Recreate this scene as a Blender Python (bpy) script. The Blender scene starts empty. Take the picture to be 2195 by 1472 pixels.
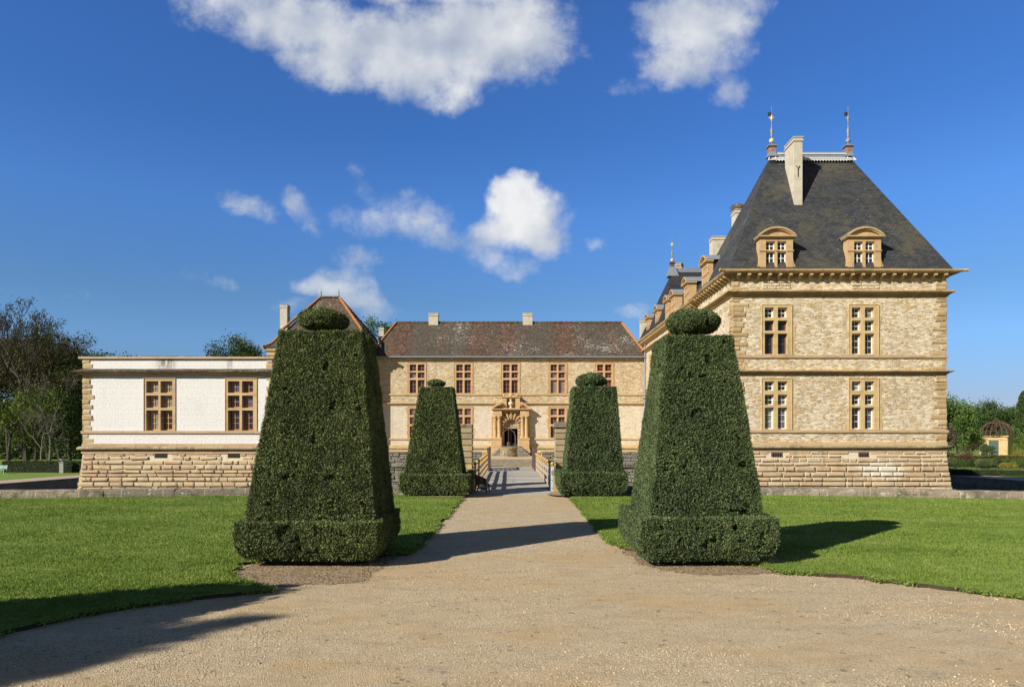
import bpy, math, random
import numpy as np
from mathutils import Vector, Matrix

sc = bpy.context.scene
R = math.radians
# ------------------------------------------------------------------ camera
F, VX, VY, H = 1463.0, 1106.0, 938.0, 1.7      # focal length and principal point in photo pixels, eye height
cam_d = bpy.data.cameras.new("camera")
cam = bpy.data.objects.new("camera", cam_d)
sc.collection.objects.link(cam)
cam.location = (0, 0, H)
cam.rotation_euler = (R(90), 0, 0)
cam_d.sensor_width = 36
cam_d.lens = F * 36 / 2195
cam_d.shift_x = -(VX - 1097.5) / 2195
cam_d.shift_y = (VY - 736) / 2195
cam_d.clip_start = 0.05
cam_d.clip_end = 8000
sc.camera = cam
# ------------------------------------------------------------------ light
EL = R(29.0)
SUN_AZ = math.atan2(0.632, 0.775)               # light travels towards +X, +Y
d = Vector((math.cos(SUN_AZ) * math.cos(EL), math.sin(SUN_AZ) * math.cos(EL), -math.sin(EL)))
sun_l = bpy.data.lights.new("sun", 'SUN')
sun_l.energy = 5.0
sun_l.angle = R(0.53)
sun_l.color = (1.0, 0.93, 0.81)
sun = bpy.data.objects.new("sun", sun_l)
sun.rotation_euler = d.to_track_quat('-Z', 'Y').to_euler()
sun.location = (-30, -20, 40)
sc.collection.objects.link(sun)
sc.view_settings.view_transform = 'Standard'
sc.view_settings.look = 'None'
sc.view_settings.exposure = 0.5
sc.view_settings.gamma = 1
sc.cycles.max_bounces = 6
sc.cycles.diffuse_bounces = 3
sc.cycles.glossy_bounces = 3
sc.cycles.transmission_bounces = 4
sc.cycles.transparent_max_bounces = 4
sc.cycles.caustics_reflective = False
sc.cycles.caustics_refractive = False

# ------------------------------------------------------------------ node helpers
def nd(nt, t, **kw):
    n = nt.nodes.new(t)
    ins = {}
    for k, v in kw.items():
        if k.startswith('i_'):
            ins[k[2:]] = v
        else:
            setattr(n, k, v)
    for k, v in ins.items():
        key = int(k) if k.isdigit() else k.replace('_', ' ')
        s = n.inputs[key]
        if isinstance(v, bpy.types.NodeSocket):
            nt.links.new(v, s)
        else:
            s.default_value = v
    return n

def mth(nt, op, a, b=0.0, c=0.0, clamp=False):
    n = nt.nodes.new('ShaderNodeMath'); n.operation = op; n.use_clamp = clamp
    for i, v in enumerate((a, b, c)):
        if isinstance(v, bpy.types.NodeSocket): nt.links.new(v, n.inputs[i])
        else: n.inputs[i].default_value = v
    return n.outputs[0]

def vec(nt, op, a, b=(0, 0, 0), scale=None):
    n = nt.nodes.new('ShaderNodeVectorMath'); n.operation = op
    for i, v in enumerate((a, b)):
        if isinstance(v, bpy.types.NodeSocket): nt.links.new(v, n.inputs[i])
        else: n.inputs[i].default_value = v
    if scale is not None:
        if isinstance(scale, bpy.types.NodeSocket): nt.links.new(scale, n.inputs['Scale'])
        else: n.inputs['Scale'].default_value = scale
    return n.outputs['Value'] if op in ('DOT_PRODUCT', 'LENGTH') else n.outputs[0]

def mix(nt, f, a, b, blend='MIX'):
    n = nt.nodes.new('ShaderNodeMix'); n.data_type = 'RGBA'; n.blend_type = blend
    for s, v in ((n.inputs[0], f), (n.inputs[6], a), (n.inputs[7], b)):
        if isinstance(v, bpy.types.NodeSocket): nt.links.new(v, s)
        elif s == n.inputs[0]: s.default_value = v
        else: s.default_value = (*v, 1) if len(v) == 3 else v
    return n.outputs[2]

def ramp(nt, f, stops, interp='LINEAR'):
    n = nt.nodes.new('ShaderNodeValToRGB'); n.color_ramp.interpolation = interp
    nt.links.new(f, n.inputs[0])
    el = n.color_ramp.elements
    while len(el) > 1: el.remove(el[-1])
    for i, (p, c) in enumerate(stops):
        e = el[0] if i == 0 else el.new(p)
        e.position = p
        if not hasattr(c, '__len__'): c = (c, c, c)
        e.color = (*c, 1)
    return n.outputs[0]

def sstep(nt, f, a, b):
    n = nt.nodes.new('ShaderNodeMapRange'); n.interpolation_type = 'SMOOTHSTEP'
    nt.links.new(f, n.inputs[0])
    n.inputs[1].default_value = a; n.inputs[2].default_value = b
    return n.outputs[0]

def noise(nt, v, scale, detail=4, rough=0.55, out=0, dist=0.0):
    n = nd(nt, 'ShaderNodeTexNoise', i_Scale=scale, i_Detail=detail, i_Roughness=rough, i_Distortion=dist)
    if v is not None: nt.links.new(v, n.inputs['Vector'])
    return n.outputs[out]

MATS = {}
def new_mat(name):
    m = bpy.data.materials.new(name); m.use_nodes = True
    nt = m.node_tree
    b = nt.nodes['Principled BSDF']
    MATS[name] = m
    return m, nt, b

def coords(nt, kind='Object'):
    return nt.nodes.new('ShaderNodeTexCoord').outputs[kind]

def scl(nt, v, s):
    return vec(nt, 'MULTIPLY', v, s if hasattr(s, '__len__') else (s, s, s))

def bump(nt, b, h, strength=0.5, dist=0.03):
    n = nd(nt, 'ShaderNodeBump', i_Strength=strength, i_Distance=dist, i_Height=h)
    nt.links.new(n.outputs[0], b.inputs['Normal'])

def island(nt):
    return nt.nodes.new('ShaderNodeNewGeometry').outputs['Random Per Island']

# ------------------------------------------------------------------ world: clear blue sky with drifting cumulus
world = bpy.data.worlds.new("World"); sc.world = world
world.use_nodes = True
wt = world.node_tree
bg = wt.nodes['Background']
sky = wt.nodes.new('ShaderNodeTexSky'); sky.sky_type = 'NISHITA'
sky.sun_disc = False
sky.sun_elevation = EL
sky.sun_rotation = math.atan2(-0.775, -0.632)     # the sun stands behind and left of the camera
sky.altitude = 200; sky.air_density = 1.0; sky.dust_density = 0.15; sky.ozone_density = 2.6
CLOUDS = [  # centre, radii, tilt, weight; in photo pixels, turned into directions of the sky
    (500, 10, 130, 60, 0, .9), (640, 60, 190, 80, -15, 1.2), (720, 130, 160, 60, -10, 1.0), (900, 110, 220, 100, 0, 1.35),
    (1060, 70, 170, 110, 0, 1.3), (960, 185, 80, 60, 0, .9), (1170, 50, 70, 70, 0, .65), (1225, 85, 50, 22, -45, .45), (1000, -40, 300, 60, 0, 1.3),
    (1490, 55, 125, 90, 0, 1.2), (1470, 125, 105, 62, 0, 1.0), (1560, 110, 62, 72, 0, .75), (1578, 190, 50, 36, 0, .8), (1350, 190, 45, 20, 0, .3), (1585, -10, 70, 50, 0, .7),
    (1098, 420, 62, 48, 0, 1.5), (1125, 470, 88, 70, 0, 1.6), (1075, 500, 70, 48, 0, 1.2), (1150, 500, 70, 48, 0, 1.2),
    (1048, 560, 80, 36, -25, .6), (1128, 570, 30, 20, 0, .4),
    (800, 470, 100, 40, -10, .5), (900, 470, 95, 48, -20, .65), (960, 505, 60, 34, -25, .6), (790, 405, 60, 22, -50, .35),
    (530, 445, 62, 26, -28, .6), (640, 452, 52, 30, -45, .55), (765, 548, 52, 30, 0, .55), (735, 588, 50, 28, 0, .6),
    (720, 612, 82, 30, -5, .95), (770, 640, 78, 36, -15, .85), (815, 668, 45, 26, 0, .55), (625, 655, 50, 16, 0, .3),
    (1280, 519, 34, 16, 0, .5), (1352, 664, 62, 18, 0, .6), (1385, 655, 30, 16, 0, .4), (2085, 884, 38, 12, 0, .5), (440, 592, 45, 14, -20, .22), (120, 640, 60, 14, 0, .2),
]
g = bpy.data.node_groups.new("cloud_density", 'ShaderNodeTree')
g.interface.new_socket("Vector", in_out='INPUT', socket_type='NodeSocketVector')
g.interface.new_socket("Density", in_out='OUTPUT', socket_type='NodeSocketFloat')
gi = g.nodes.new('NodeGroupInput'); go = g.nodes.new('NodeGroupOutput')
uv0 = gi.outputs[0]
w1 = vec(g, 'SUBTRACT', noise(g, uv0, 9.0, 5, .6, out=1), (.5, .5, .5))
uvw = vec(g, 'MULTIPLY_ADD', w1, (.075, .06, 0)); uvw.node.inputs[1].default_value = (.075, .06, 0); g.links.new(uv0, uvw.node.inputs[2])
acc = None
for (px, py, rx, ry, an, wgt) in CLOUDS:
    mp = nd(g, 'ShaderNodeMapping', vector_type='TEXTURE', i_Vector=uvw)
    mp.inputs['Location'].default_value = ((px - VX) / F, (VY - py) / F, 0)
    mp.inputs['Rotation'].default_value = (0, 0, R(an))
    mp.inputs['Scale'].default_value = (rx * 1.22 / F, ry * 1.22 / F, 1)
    r2 = vec(g, 'DOT_PRODUCT', mp.outputs[0], mp.outputs[0])
    v = mth(g, 'MULTIPLY_ADD', r2, -wgt, wgt)
    acc = v if acc is None else mth(g, 'SMOOTH_MAX', acc, v, 0.25)
acc = mth(g, 'MAXIMUM', acc, -1.0)
n1 = mth(g, 'SUBTRACT', noise(g, uv0, 20.0, 10, .66), .5)
n2 = mth(g, 'SUBTRACT', noise(g, uv0, 6.5, 4, .5), .5)
D = mth(g, 'MULTIPLY_ADD', n1, 1.7, acc)
D = mth(g, 'MULTIPLY_ADD', n2, .6, D)
g.links.new(D, go.inputs[0])
gen = wt.nodes.new('ShaderNodeTexCoord').outputs['Generated']
sep = nd(wt, 'ShaderNodeSeparateXYZ', i_0=gen)
yy = mth(wt, 'MAXIMUM', sep.outputs[1], 0.02)
cmb = nd(wt, 'ShaderNodeCombineXYZ', i_X=mth(wt, 'DIVIDE', sep.outputs[0], yy), i_Y=mth(wt, 'DIVIDE', sep.outputs[2], yy), i_Z=0.0)
cl_n = wt.nodes.new('ShaderNodeGroup'); cl_n.node_tree = g
wt.links.new(cmb.outputs[0], cl_n.inputs[0])
d0 = cl_n.outputs[0]
na = noise(wt, cmb.outputs[0], 8.0, 4, .5)
nb = noise(wt, vec(wt, 'ADD', cmb.outputs[0], (-.02, .03, 0)), 8.0, 4, .5)
# the tall cumulus catches the most sun on its upper left side
off = vec(wt, 'MULTIPLY', vec(wt, 'SUBTRACT', cmb.outputs[0], ((1095-VX)/F, (VY-425)/F, 0)), (11, 9, 0))
cum = mth(wt, 'SUBTRACT', 1.0, vec(wt, 'DOT_PRODUCT', off, off), clamp=True)
front = sstep(wt, sep.outputs[1], 0.05, 0.2)
alpha = mth(wt, 'MULTIPLY', sstep(wt, d0, 0.05, 1.2), front)
lit = mth(wt, 'SUBTRACT', na, nb)
shade = mth(wt, 'MULTIPLY_ADD', lit, 1.9, .55, clamp=True)
shade = mth(wt, 'MULTIPLY_ADD', cum, .38, shade, clamp=True)
thick = sstep(wt, d0, .5, 2.2)
shade = mth(wt, 'MULTIPLY_ADD', thick, -.02, shade, clamp=True)
ccol = ramp(wt, shade, [(0.0, (2.0, 2.35, 3.1)), (.45, (3.1, 3.4, 3.95)), (.7, (4.1, 4.25, 4.5)), (1.0, (5.4, 5.4, 5.35))])
# clear deep autumn blue overhead, paler towards the horizon
tint = ramp(wt, sep.outputs[2], [(0.0, (.275, .317, .458)), (.05, (.294, .333, .50)), (.13, (.34, .48, .667)), (.19, (.335, .485, .65)), (.30, (.335, .567, .883)), (.40, (.275, .525, .875)), (.6, (.30, .55, .958))])
ahead = mth(wt, 'MULTIPLY', sstep(wt, sep.outputs[1], .25, .62), sstep(wt, sep.outputs[2], .75, .5))
tint = mix(wt, ahead, (.36, .35, .37), tint)
skyc = mix(wt, 1.0, sky.outputs[0], tint, 'MULTIPLY')
al = mth(wt, 'MULTIPLY', alpha, .95)
wt.links.new(mix(wt, al, skyc, ccol), bg.inputs[0])
bg.inputs[1].default_value = 0.12

# ------------------------------------------------------------------ mesh helpers
COL = sc.collection
rnd = random.Random(7)
def X(px, Y): return (px - VX) * Y / F
def Z(py, Y): return H + (VY - py) * Y / F

class MB:
    def __init__(s): s.v, s.f, s.m = [], [], []
    def add(s, vs, fs, mi=0):
        o = len(s.v); s.v += [tuple(p) for p in vs]
        for f in fs: s.f.append(tuple(i + o for i in f)); s.m.append(mi)
    def quad(s, a, b, c, e, mi=0): s.add((a, b, c, e), ((0, 1, 2, 3),), mi)
    def box(s, x0, x1, y0, y1, z0, z1, mi=0, M=None):
        vs = [Vector(p) for p in ((x0, y0, z0), (x1, y0, z0), (x1, y1, z0), (x0, y1, z0), (x0, y0, z1), (x1, y0, z1), (x1, y1, z1), (x0, y1, z1))]
        if M: vs = [M @ p for p in vs]
        s.add(vs, ((0, 3, 2, 1), (4, 5, 6, 7), (0, 1, 5, 4), (1, 2, 6, 5), (2, 3, 7, 6), (3, 0, 4, 7)), mi)
    def bar(s, a, b, w, h=None, mi=0, up=(0, 0, 1)):
        a, b = Vector(a), Vector(b); h = h or w
        t = (b - a).normalized(); u = Vector(up)
        if abs(t.dot(u)) > .98: u = Vector((0, 1, 0))
        r = t.cross(u).normalized(); u = r.cross(t)
        c = [(-w/2, -h/2), (w/2, -h/2), (w/2, h/2), (-w/2, h/2)]
        s.add([p + r*i + u*j for p in (a, b) for i, j in c], ((0, 1, 2, 3), (7, 6, 5, 4), (0, 1, 5, 4), (1, 2, 6, 5), (2, 3, 7, 6), (3, 0, 4, 7)), mi)
    def ring(s, rings, mi=0, closed=True, cap=True):
        n = len(rings[0]); vs = [p for r in rings for p in r]; fs = []
        for i in range(len(rings) - 1):
            for j in range(n if closed else n - 1):
                k = (j + 1) % n
                fs.append((i*n + j, i*n + k, (i+1)*n + k, (i+1)*n + j))
        if cap:
            fs.append(tuple(range(n))); fs.append(tuple(range((len(rings)-1)*n, len(rings)*n)))
        s.add(vs, fs, mi)
    def tube(s, pts, rad, n=8, mi=0, cap=True):
        pts = [Vector(p) for p in pts]; rings = []
        rr = rad if hasattr(rad, '__len__') else [rad] * len(pts)
        ref = None
        for i, p in enumerate(pts):
            t = (pts[min(i+1, len(pts)-1)] - pts[max(i-1, 0)]).normalized()
            if ref is None: ref = Vector((1, 0, 0)) if abs(t.x) < .8 else Vector((0, 1, 0))
            u = (ref - t * ref.dot(t)).normalized(); w = t.cross(u); ref = u
            rings.append([p + (u*math.cos(a) + w*math.sin(a)) * rr[i] for a in (2*math.pi*k/n for k in range(n))])
        s.ring(rings, mi, cap=cap)
    def lathe(s, c, prof, n=16, mi=0, M=None):
        c = Vector(c); rings = []
        for r, z in prof:
            rings.append([c + ((M @ Vector((r*math.cos(a), r*math.sin(a), z))) if M else Vector((r*math.cos(a), r*math.sin(a), z))) for a in (2*math.pi*k/n for k in range(n))])
        s.ring(rings, mi)
    def sphere(s, c, r, n=12, sx=1, sy=1, sz=1, mi=0):
        c = Vector(c); rings = []
        for i in range(n // 2 + 1):
            t = math.pi * i / (n // 2); q = max(math.sin(t), .02)
            rings.append([c + Vector((r*sx*q*math.cos(a), r*sy*q*math.sin(a), -r*sz*math.cos(t))) for a in (2*math.pi*k/n for k in range(n))])
        s.ring(rings, mi)
    # slab in wall space: T(u, depth, z)
    def slab(s, T, u0, u1, z0, z1, d0, d1, holes=(), mi=0, reveal=True, edge=True):
        us = sorted({u0, u1, *[h[0] for h in holes], *[h[1] for h in holes]}); us = [u for u in us if u0 <= u <= u1]
        zs = sorted({z0, z1, *[h[2] for h in holes], *[h[3] for h in holes]}); zs = [z for z in zs if z0 <= z <= z1]
        for a, b in zip(us, us[1:]):
            for c, e in zip(zs, zs[1:]):
                m, n = (a+b)/2, (c+e)/2
                if any(h[0] < m < h[1] and h[2] < n < h[3] for h in holes): continue
                s.quad(T(a, d0, c), T(b, d0, c), T(b, d0, e), T(a, d0, e), mi)
        loops = [(u0, u1, z0, z1)] if edge else []
        if reveal: loops += list(holes)
        for a, b, c, e in loops:
            for p, q in (((a, c), (b, c)), ((b, c), (b, e)), ((b, e), (a, e)), ((a, e), (a, c))):
                s.quad(T(p[0], d0, p[1]), T(q[0], d0, q[1]), T(q[0], d1, q[1]), T(p[0], d1, p[1]), mi)
    def block(s, T, u0, u1, z0, z1, d, base=0.0, bev=0.03, mi=0, j=0.0):
        jj = lambda: rnd.uniform(-j, j)
        b = min(bev, (u1-u0)*.3, (z1-z0)*.3)
        ring = lambda k, dd: [T(u0+k+jj(), base-dd, z0+k+jj()), T(u1-k+jj(), base-dd, z0+k+jj()), T(u1-k+jj(), base-dd, z1-k+jj()), T(u0+k+jj(), base-dd, z1-k+jj())]
        r0 = [T(u0, base+.03, z0), T(u1, base+.03, z0), T(u1, base+.03, z1), T(u0, base+.03, z1)]
        s.ring([r0, ring(0, d*.45), ring(b*.45, d*.85), ring(b, d)], mi)
    def build(s, name, mats, parent=None, origin=(0, 0, 0), smooth=False, uvs=True):
        me = bpy.data.meshes.new(name)
        o = np.array(origin, dtype=float)
        V = np.array(s.v, dtype=float) - o
        me.from_pydata(V.tolist(), [], s.f)
        if not isinstance(mats, (list, tuple)): mats = [mats]
        for m in mats: me.materials.append(m)
        if len(mats) > 1: me.polygons.foreach_set('material_index', s.m)
        if uvs:
            nl = len(me.loops); np_ = len(me.polygons)
            vi = np.empty(nl, dtype=np.int32); me.loops.foreach_get('vertex_index', vi)
            nr = np.empty(np_*3); me.polygons.foreach_get('normal', nr); nr = np.abs(nr.reshape(-1, 3))
            lt = np.empty(np_, dtype=np.int32); me.polygons.foreach_get('loop_total', lt)
            ax = np.argmax(nr, axis=1)
            ax = np.where((nr[:, 2] > .5) & (nr[:, 2] < .93), np.where(nr[:, 0] > nr[:, 1], 0, 1), ax)
            la = np.repeat(ax, lt); P = V[vi]
            u = np.where(la == 0, P[:, 1], P[:, 0]); v = np.where(la == 2, P[:, 1], P[:, 2])
            lay = me.uv_layers.new(name='UVMap'); lay.data.foreach_set('uv', np.stack([u, v], 1).ravel())
        if smooth: me.polygons.foreach_set('use_smooth', [True] * len(me.polygons))
        me.update()
        ob = bpy.data.objects.new(name, me); COL.objects.link(ob)
        if parent is not None: ob.parent = parent
        else: ob.location = origin
        return ob

def tag(o, label, cat, group=None):
    o['label'] = label; o['category'] = cat
    if group: o['group'] = group
    return o
def struct(o): o['kind'] = 'structure'; return o
def stuff(o, label=None, cat=None):
    o['kind'] = 'stuff'
    if label: o['label'] = label; o['category'] = cat
    return o
def thing(name, label, cat, loc, group=None):
    o = bpy.data.objects.new(name, None); COL.objects.link(o); o.location = loc
    o.empty_display_size = .3
    return tag(o, label, cat, group)

def polymesh(name, V, faces_flat, n, mats, parent=None, origin=(0, 0, 0), smooth=False):
    """many equal n-gons at once from numpy arrays"""
    V = np.asarray(V, dtype=np.float32) - np.asarray(origin, dtype=np.float32)
    nf = len(faces_flat) // n
    me = bpy.data.meshes.new(name)
    me.vertices.add(len(V)); me.vertices.foreach_set('co', V.ravel())
    me.loops.add(len(faces_flat)); me.loops.foreach_set('vertex_index', np.asarray(faces_flat, dtype=np.int32))
    me.polygons.add(nf); me.polygons.foreach_set('loop_start', np.arange(0, nf*n, n, dtype=np.int32))
    me.polygons.foreach_set('loop_total', np.full(nf, n, dtype=np.int32))
    if smooth: me.polygons.foreach_set('use_smooth', np.ones(nf, dtype=bool))
    for m in (mats if isinstance(mats, (list, tuple)) else [mats]): me.materials.append(m)
    me.update(calc_edges=True)
    ob = bpy.data.objects.new(name, me); COL.objects.link(ob)
    if parent is not None: ob.parent = parent
    else: ob.location = origin
    return ob

def hash3(i, j, k, seed):
    h = (i.astype(np.int64)*374761393 + j.astype(np.int64)*668265263 + k.astype(np.int64)*2147483647 + seed*974711) & 0xffffffff
    h = ((h ^ (h >> 13)) * 1274126177) & 0xffffffff
    return ((h ^ (h >> 16)) & 0xffff) / 65535.0
def vnoise(P, sc_, seed=0):
    P = np.asarray(P) * sc_; I = np.floor(P).astype(np.int64); f = P - I; f = f*f*(3-2*f)
    out = 0
    for a in (0, 1):
        for b in (0, 1):
            for c in (0, 1):
                w = (f[:, 0] if a else 1-f[:, 0]) * (f[:, 1] if b else 1-f[:, 1]) * (f[:, 2] if c else 1-f[:, 2])
                out = out + w * hash3(I[:, 0]+a, I[:, 1]+b, I[:, 2]+c, seed)
    return out - .5

def leaf_quads(P, D, L, W, rng, bend=0.0):
    """one elongated quad per point: P base, D direction, L length, W width"""
    N = len(P)
    D = D / (np.linalg.norm(D, axis=1, keepdims=True) + 1e-9)
    S = np.cross(D, rng.normal(size=(N, 3))); S /= (np.linalg.norm(S, axis=1, keepdims=True) + 1e-9)
    L = L[:, None]; W = W[:, None]
    a = P - D*L*.5; b = P + S*W*.5 + D*L*.05; c = P + D*L*.5; e = P - S*W*.5 + D*L*.05
    V = np.stack([a, b, c, e], 1).reshape(-1, 3)
    return V, np.arange(N*4, dtype=np.int32)

# ------------------------------------------------------------------ materials
def rubble(name, lime, stones, cover, seed, sc_=3.0, zst=2.7, bumpd=.035, each=.85):
    m, nt, b = new_mat(name)
    co = vec(nt, 'ADD', coords(nt), (seed, seed*.7, seed*1.3))
    warp = vec(nt, 'SUBTRACT', noise(nt, co, 3.0, 3, .5, out=1), (.5, .5, .5))
    p = vec(nt, 'ADD', co, vec(nt, 'SCALE', warp, scale=.10))
    p = scl(nt, p, (sc_, sc_, sc_*zst))
    ve = nd(nt, 'ShaderNodeTexVoronoi', feature='DISTANCE_TO_EDGE', i_Vector=p, i_Scale=1.0, i_Randomness=.85)
    vc = nd(nt, 'ShaderNodeTexVoronoi', feature='F1', i_Vector=p, i_Scale=1.0, i_Randomness=.85)
    sp = nd(nt, 'ShaderNodeSeparateColor', i_Color=vc.outputs['Color'])
    big = noise(nt, co, .55, 4, .6)
    fine = noise(nt, co, 26, 5, .65)
    stone = ramp(nt, sp.outputs[0], stones)
    stone = mix(nt, .35, stone, ramp(nt, fine, [(.25, .25), (.75, 1.0)]), 'MULTIPLY')
    vis = mth(nt, 'ADD', mth(nt, 'MULTIPLY', sp.outputs[1], .75), mth(nt, 'MULTIPLY', mth(nt, 'SUBTRACT', big, .5), 1.3))
    vis = sstep(nt, vis, cover - .12, cover + .12)
    edge = sstep(nt, mth(nt, 'ADD', ve.outputs['Distance'], mth(nt, 'MULTIPLY', mth(nt, 'SUBTRACT', fine, .5), .12)), .05, .16)
    fac = mth(nt, 'MULTIPLY', vis, edge)
    lm = mix(nt, noise(nt, co, 2.2, 5, .65), tuple(c*.84 for c in lime), tuple(min(c*1.1, .9) for c in lime))
    lm = mix(nt, each, lm, ramp(nt, sp.outputs[2], [(0, (.70, .66, .58)), (.5, (.95, .94, .92)), (1, (1.12, 1.14, 1.18))]), 'MULTIPLY')
    joint_shade = mth(nt, 'MULTIPLY', mth(nt, 'SUBTRACT', 1.0, edge), sstep(nt, noise(nt, co, 4.5, 4, .6), .40, .62))  # shadow lines along the stone edges, put into the lime colour
    lm = mix(nt, mth(nt, 'MULTIPLY', joint_shade, .5*each), lm, tuple(c*.42 for c in lime))
    lm = mix(nt, mth(nt, 'MULTIPLY', sstep(nt, fine, .55, .3), .35), lm, tuple(c*.5 for c in lime))
    col = mix(nt, fac, lm, stone)
    # dark weather stains that run down
    st = noise(nt, scl(nt, co, (2.2, 2.2, .22)), 1.0, 5, .6)
    col = mix(nt, mth(nt, 'MULTIPLY', sstep(nt, st, .54, .78), .5), col, (.22, .17, .11))
    nt.links.new(col, b.inputs['Base Color'])
    b.inputs['Roughness'].default_value = .9
    h = mth(nt, 'ADD', mth(nt, 'MULTIPLY', mth(nt, 'MULTIPLY', edge, mth(nt, 'MULTIPLY_ADD', vis, .75, .25)), .7), mth(nt, 'MULTIPLY', fine, .45))
    bump(nt, b, h, 1.0, bumpd)
    return m

def stone(name, cols, dirt=.3, lichen=0.0, joints=None, bumpd=.012):
    """dressed stone: colour per block, blotches, dark weathering"""
    m, nt, b = new_mat(name)
    co = coords(nt)
    isl = island(nt)
    n = noise(nt, co, 1.7, 5, .65); f = noise(nt, co, 22, 5, .7)
    t = mth(nt, 'ADD', mth(nt, 'MULTIPLY', isl, .6), mth(nt, 'MULTIPLY', n, .45))
    if joints:
        br = nd(nt, 'ShaderNodeTexBrick', i_Vector=coords(nt, 'UV'), i_Scale=1.0, i_Mortar_Size=.008, i_Brick_Width=joints[0], i_Row_Height=joints[1], i_Color1=(0, 0, 0, 1), i_Color2=(1, 1, 1, 1), i_Mortar=(.5, .5, .5, 1), i_Bias=0.0)
        t = mth(nt, 'ADD', mth(nt, 'MULTIPLY', nd(nt, 'ShaderNodeSeparateColor', i_Color=br.outputs[0]).outputs[0], .55), mth(nt, 'MULTIPLY', n, .5))
    col = ramp(nt, t, cols)
    col = mix(nt, .3, col, ramp(nt, f, [(.3, .35), (.7, 1.0)]), 'MULTIPLY')
    if joints: col = mix(nt, mth(nt, 'MULTIPLY', br.outputs['Fac'], .6), col, (.62, .52, .36))
    dn = noise(nt, scl(nt, co, (3, 3, .6)), .9, 5, .65)
    col = mix(nt, mth(nt, 'MULTIPLY', sstep(nt, dn, .52, .75), dirt), col, (.09, .075, .055))
    if lichen:
        ln = noise(nt, co, 5.5, 6, .7)
        col = mix(nt, mth(nt, 'MULTIPLY', sstep(nt, ln, .55, .68), lichen), col, (.5, .5, .42))
        ln = noise(nt, vec(nt, 'ADD', co, (9, 3, 4)), 3.0, 6, .7)
        col = mix(nt, mth(nt, 'MULTIPLY', sstep(nt, ln, .5, .66), lichen), col, (.10, .095, .055))
    nt.links.new(col, b.inputs['Base Color']); b.inputs['Roughness'].default_value = .88
    bump(nt, b, mth(nt, 'ADD', f, mth(nt, 'MULTIPLY', n, .8)), .8, bumpd)
    return m

OCHRE = [(0.1, (.37, .25, .11)), (.35, (.53, .375, .17)), (.6, (.58, .43, .215)), (.85, (.50, .34, .18)), (1, (.60, .47, .28))]
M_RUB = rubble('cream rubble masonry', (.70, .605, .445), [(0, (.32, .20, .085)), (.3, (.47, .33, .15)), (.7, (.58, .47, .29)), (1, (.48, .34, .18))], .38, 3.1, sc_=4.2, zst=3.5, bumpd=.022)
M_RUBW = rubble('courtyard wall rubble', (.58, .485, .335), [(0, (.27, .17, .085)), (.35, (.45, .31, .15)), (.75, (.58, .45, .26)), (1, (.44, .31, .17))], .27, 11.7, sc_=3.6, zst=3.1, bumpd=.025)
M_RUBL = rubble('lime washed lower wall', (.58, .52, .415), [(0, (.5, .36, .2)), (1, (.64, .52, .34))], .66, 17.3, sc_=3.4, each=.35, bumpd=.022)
M_PEEK = stone('ochre field stones', OCHRE, .35)
M_TRIM = stone('golden dressed stone', OCHRE, .28, joints=(.9, .33))
M_TRIMP = stone('pinkish dressed stone', [(.1, (.38, .25, .14)), (.4, (.50, .335, .20)), (.7, (.53, .39, .22)), (1, (.47, .34, .19))], .3, joints=(1.0, .35))
M_CORN = stone('weathered cornice stone', [(.1, (.30, .20, .09)), (.5, (.46, .31, .14)), (1, (.52, .36, .18))], .65, .35, joints=(1.1, 3))
M_TORUS = stone('lichened round moulding', [(.1, (.22, .18, .11)), (.5, (.34, .27, .16)), (1, (.42, .34, .21))], .65, .75, joints=(1.2, 3))
M_BLOCK = stone('rusticated sandstone blocks', [(0, (.36, .25, .13)), (.25, (.52, .39, .22)), (.5, (.60, .48, .30)), (.7, (.50, .34, .21)), (.85, (.62, .44, .22)), (1, (.50, .44, .34))], .35, .15, bumpd=.03)
def bleached(src, cx, cz, rx, rz):
    m = src.copy(); m.name = 'bleached base blocks'; nt = m.node_tree; b = nt.nodes['Principled BSDF']
    col = b.inputs['Base Color'].links[0].from_socket
    co = coords(nt); v = vec(nt, 'MULTIPLY', vec(nt, 'SUBTRACT', co, (cx, 0, cz)), (1/rx, 0, 1/rz))
    k = mth(nt, 'SUBTRACT', 1.0, vec(nt, 'DOT_PRODUCT', v, v))
    k = mth(nt, 'ADD', k, mth(nt, 'MULTIPLY', mth(nt, 'SUBTRACT', noise(nt, co, 2.6, 6, .7), .5), 2.6))
    nt.links.new(mix(nt, mth(nt, 'MULTIPLY', sstep(nt, k, .1, .9), .75), col, (.72, .66, .54)), b.inputs['Base Color'])
    return m
M_QUOIN = stone('rough quoin stones', [(0, (.30, .20, .10)), (.4, (.48, .335, .16)), (.8, (.56, .42, .235)), (1, (.42, .28, .14))], .5, .1, bumpd=.035)
M_MORTAR = stone('lime mortar', [(0, (.60, .51, .36)), (1, (.72, .63, .48))], .3, bumpd=.02)
M_PORTAL = stone('warm portal stone', [(.1, (.38, .245, .115)), (.35, (.53, .37, .17)), (.6, (.48, .30, .16)), (.8, (.57, .39, .19)), (1, (.58, .44, .25))], .35, joints=(.62, .34))
M_BUST = stone('pale statue stone', [(0, (.60, .50, .36)), (1, (.68, .6, .46))], .2)
M_GREYST = stone('dark grey stone', [(0, (.10, .095, .08)), (.5, (.19, .175, .14)), (1, (.28, .25, .19))], .5, .4, joints=(.7, .25), bumpd=.03)
M_KERB = stone('mossy parapet stone', [(0, (.15, .13, .10)), (.5, (.27, .225, .165)), (1, (.44, .34, .25))], .8, .95, joints=(1.1, .6), bumpd=.05)
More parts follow.
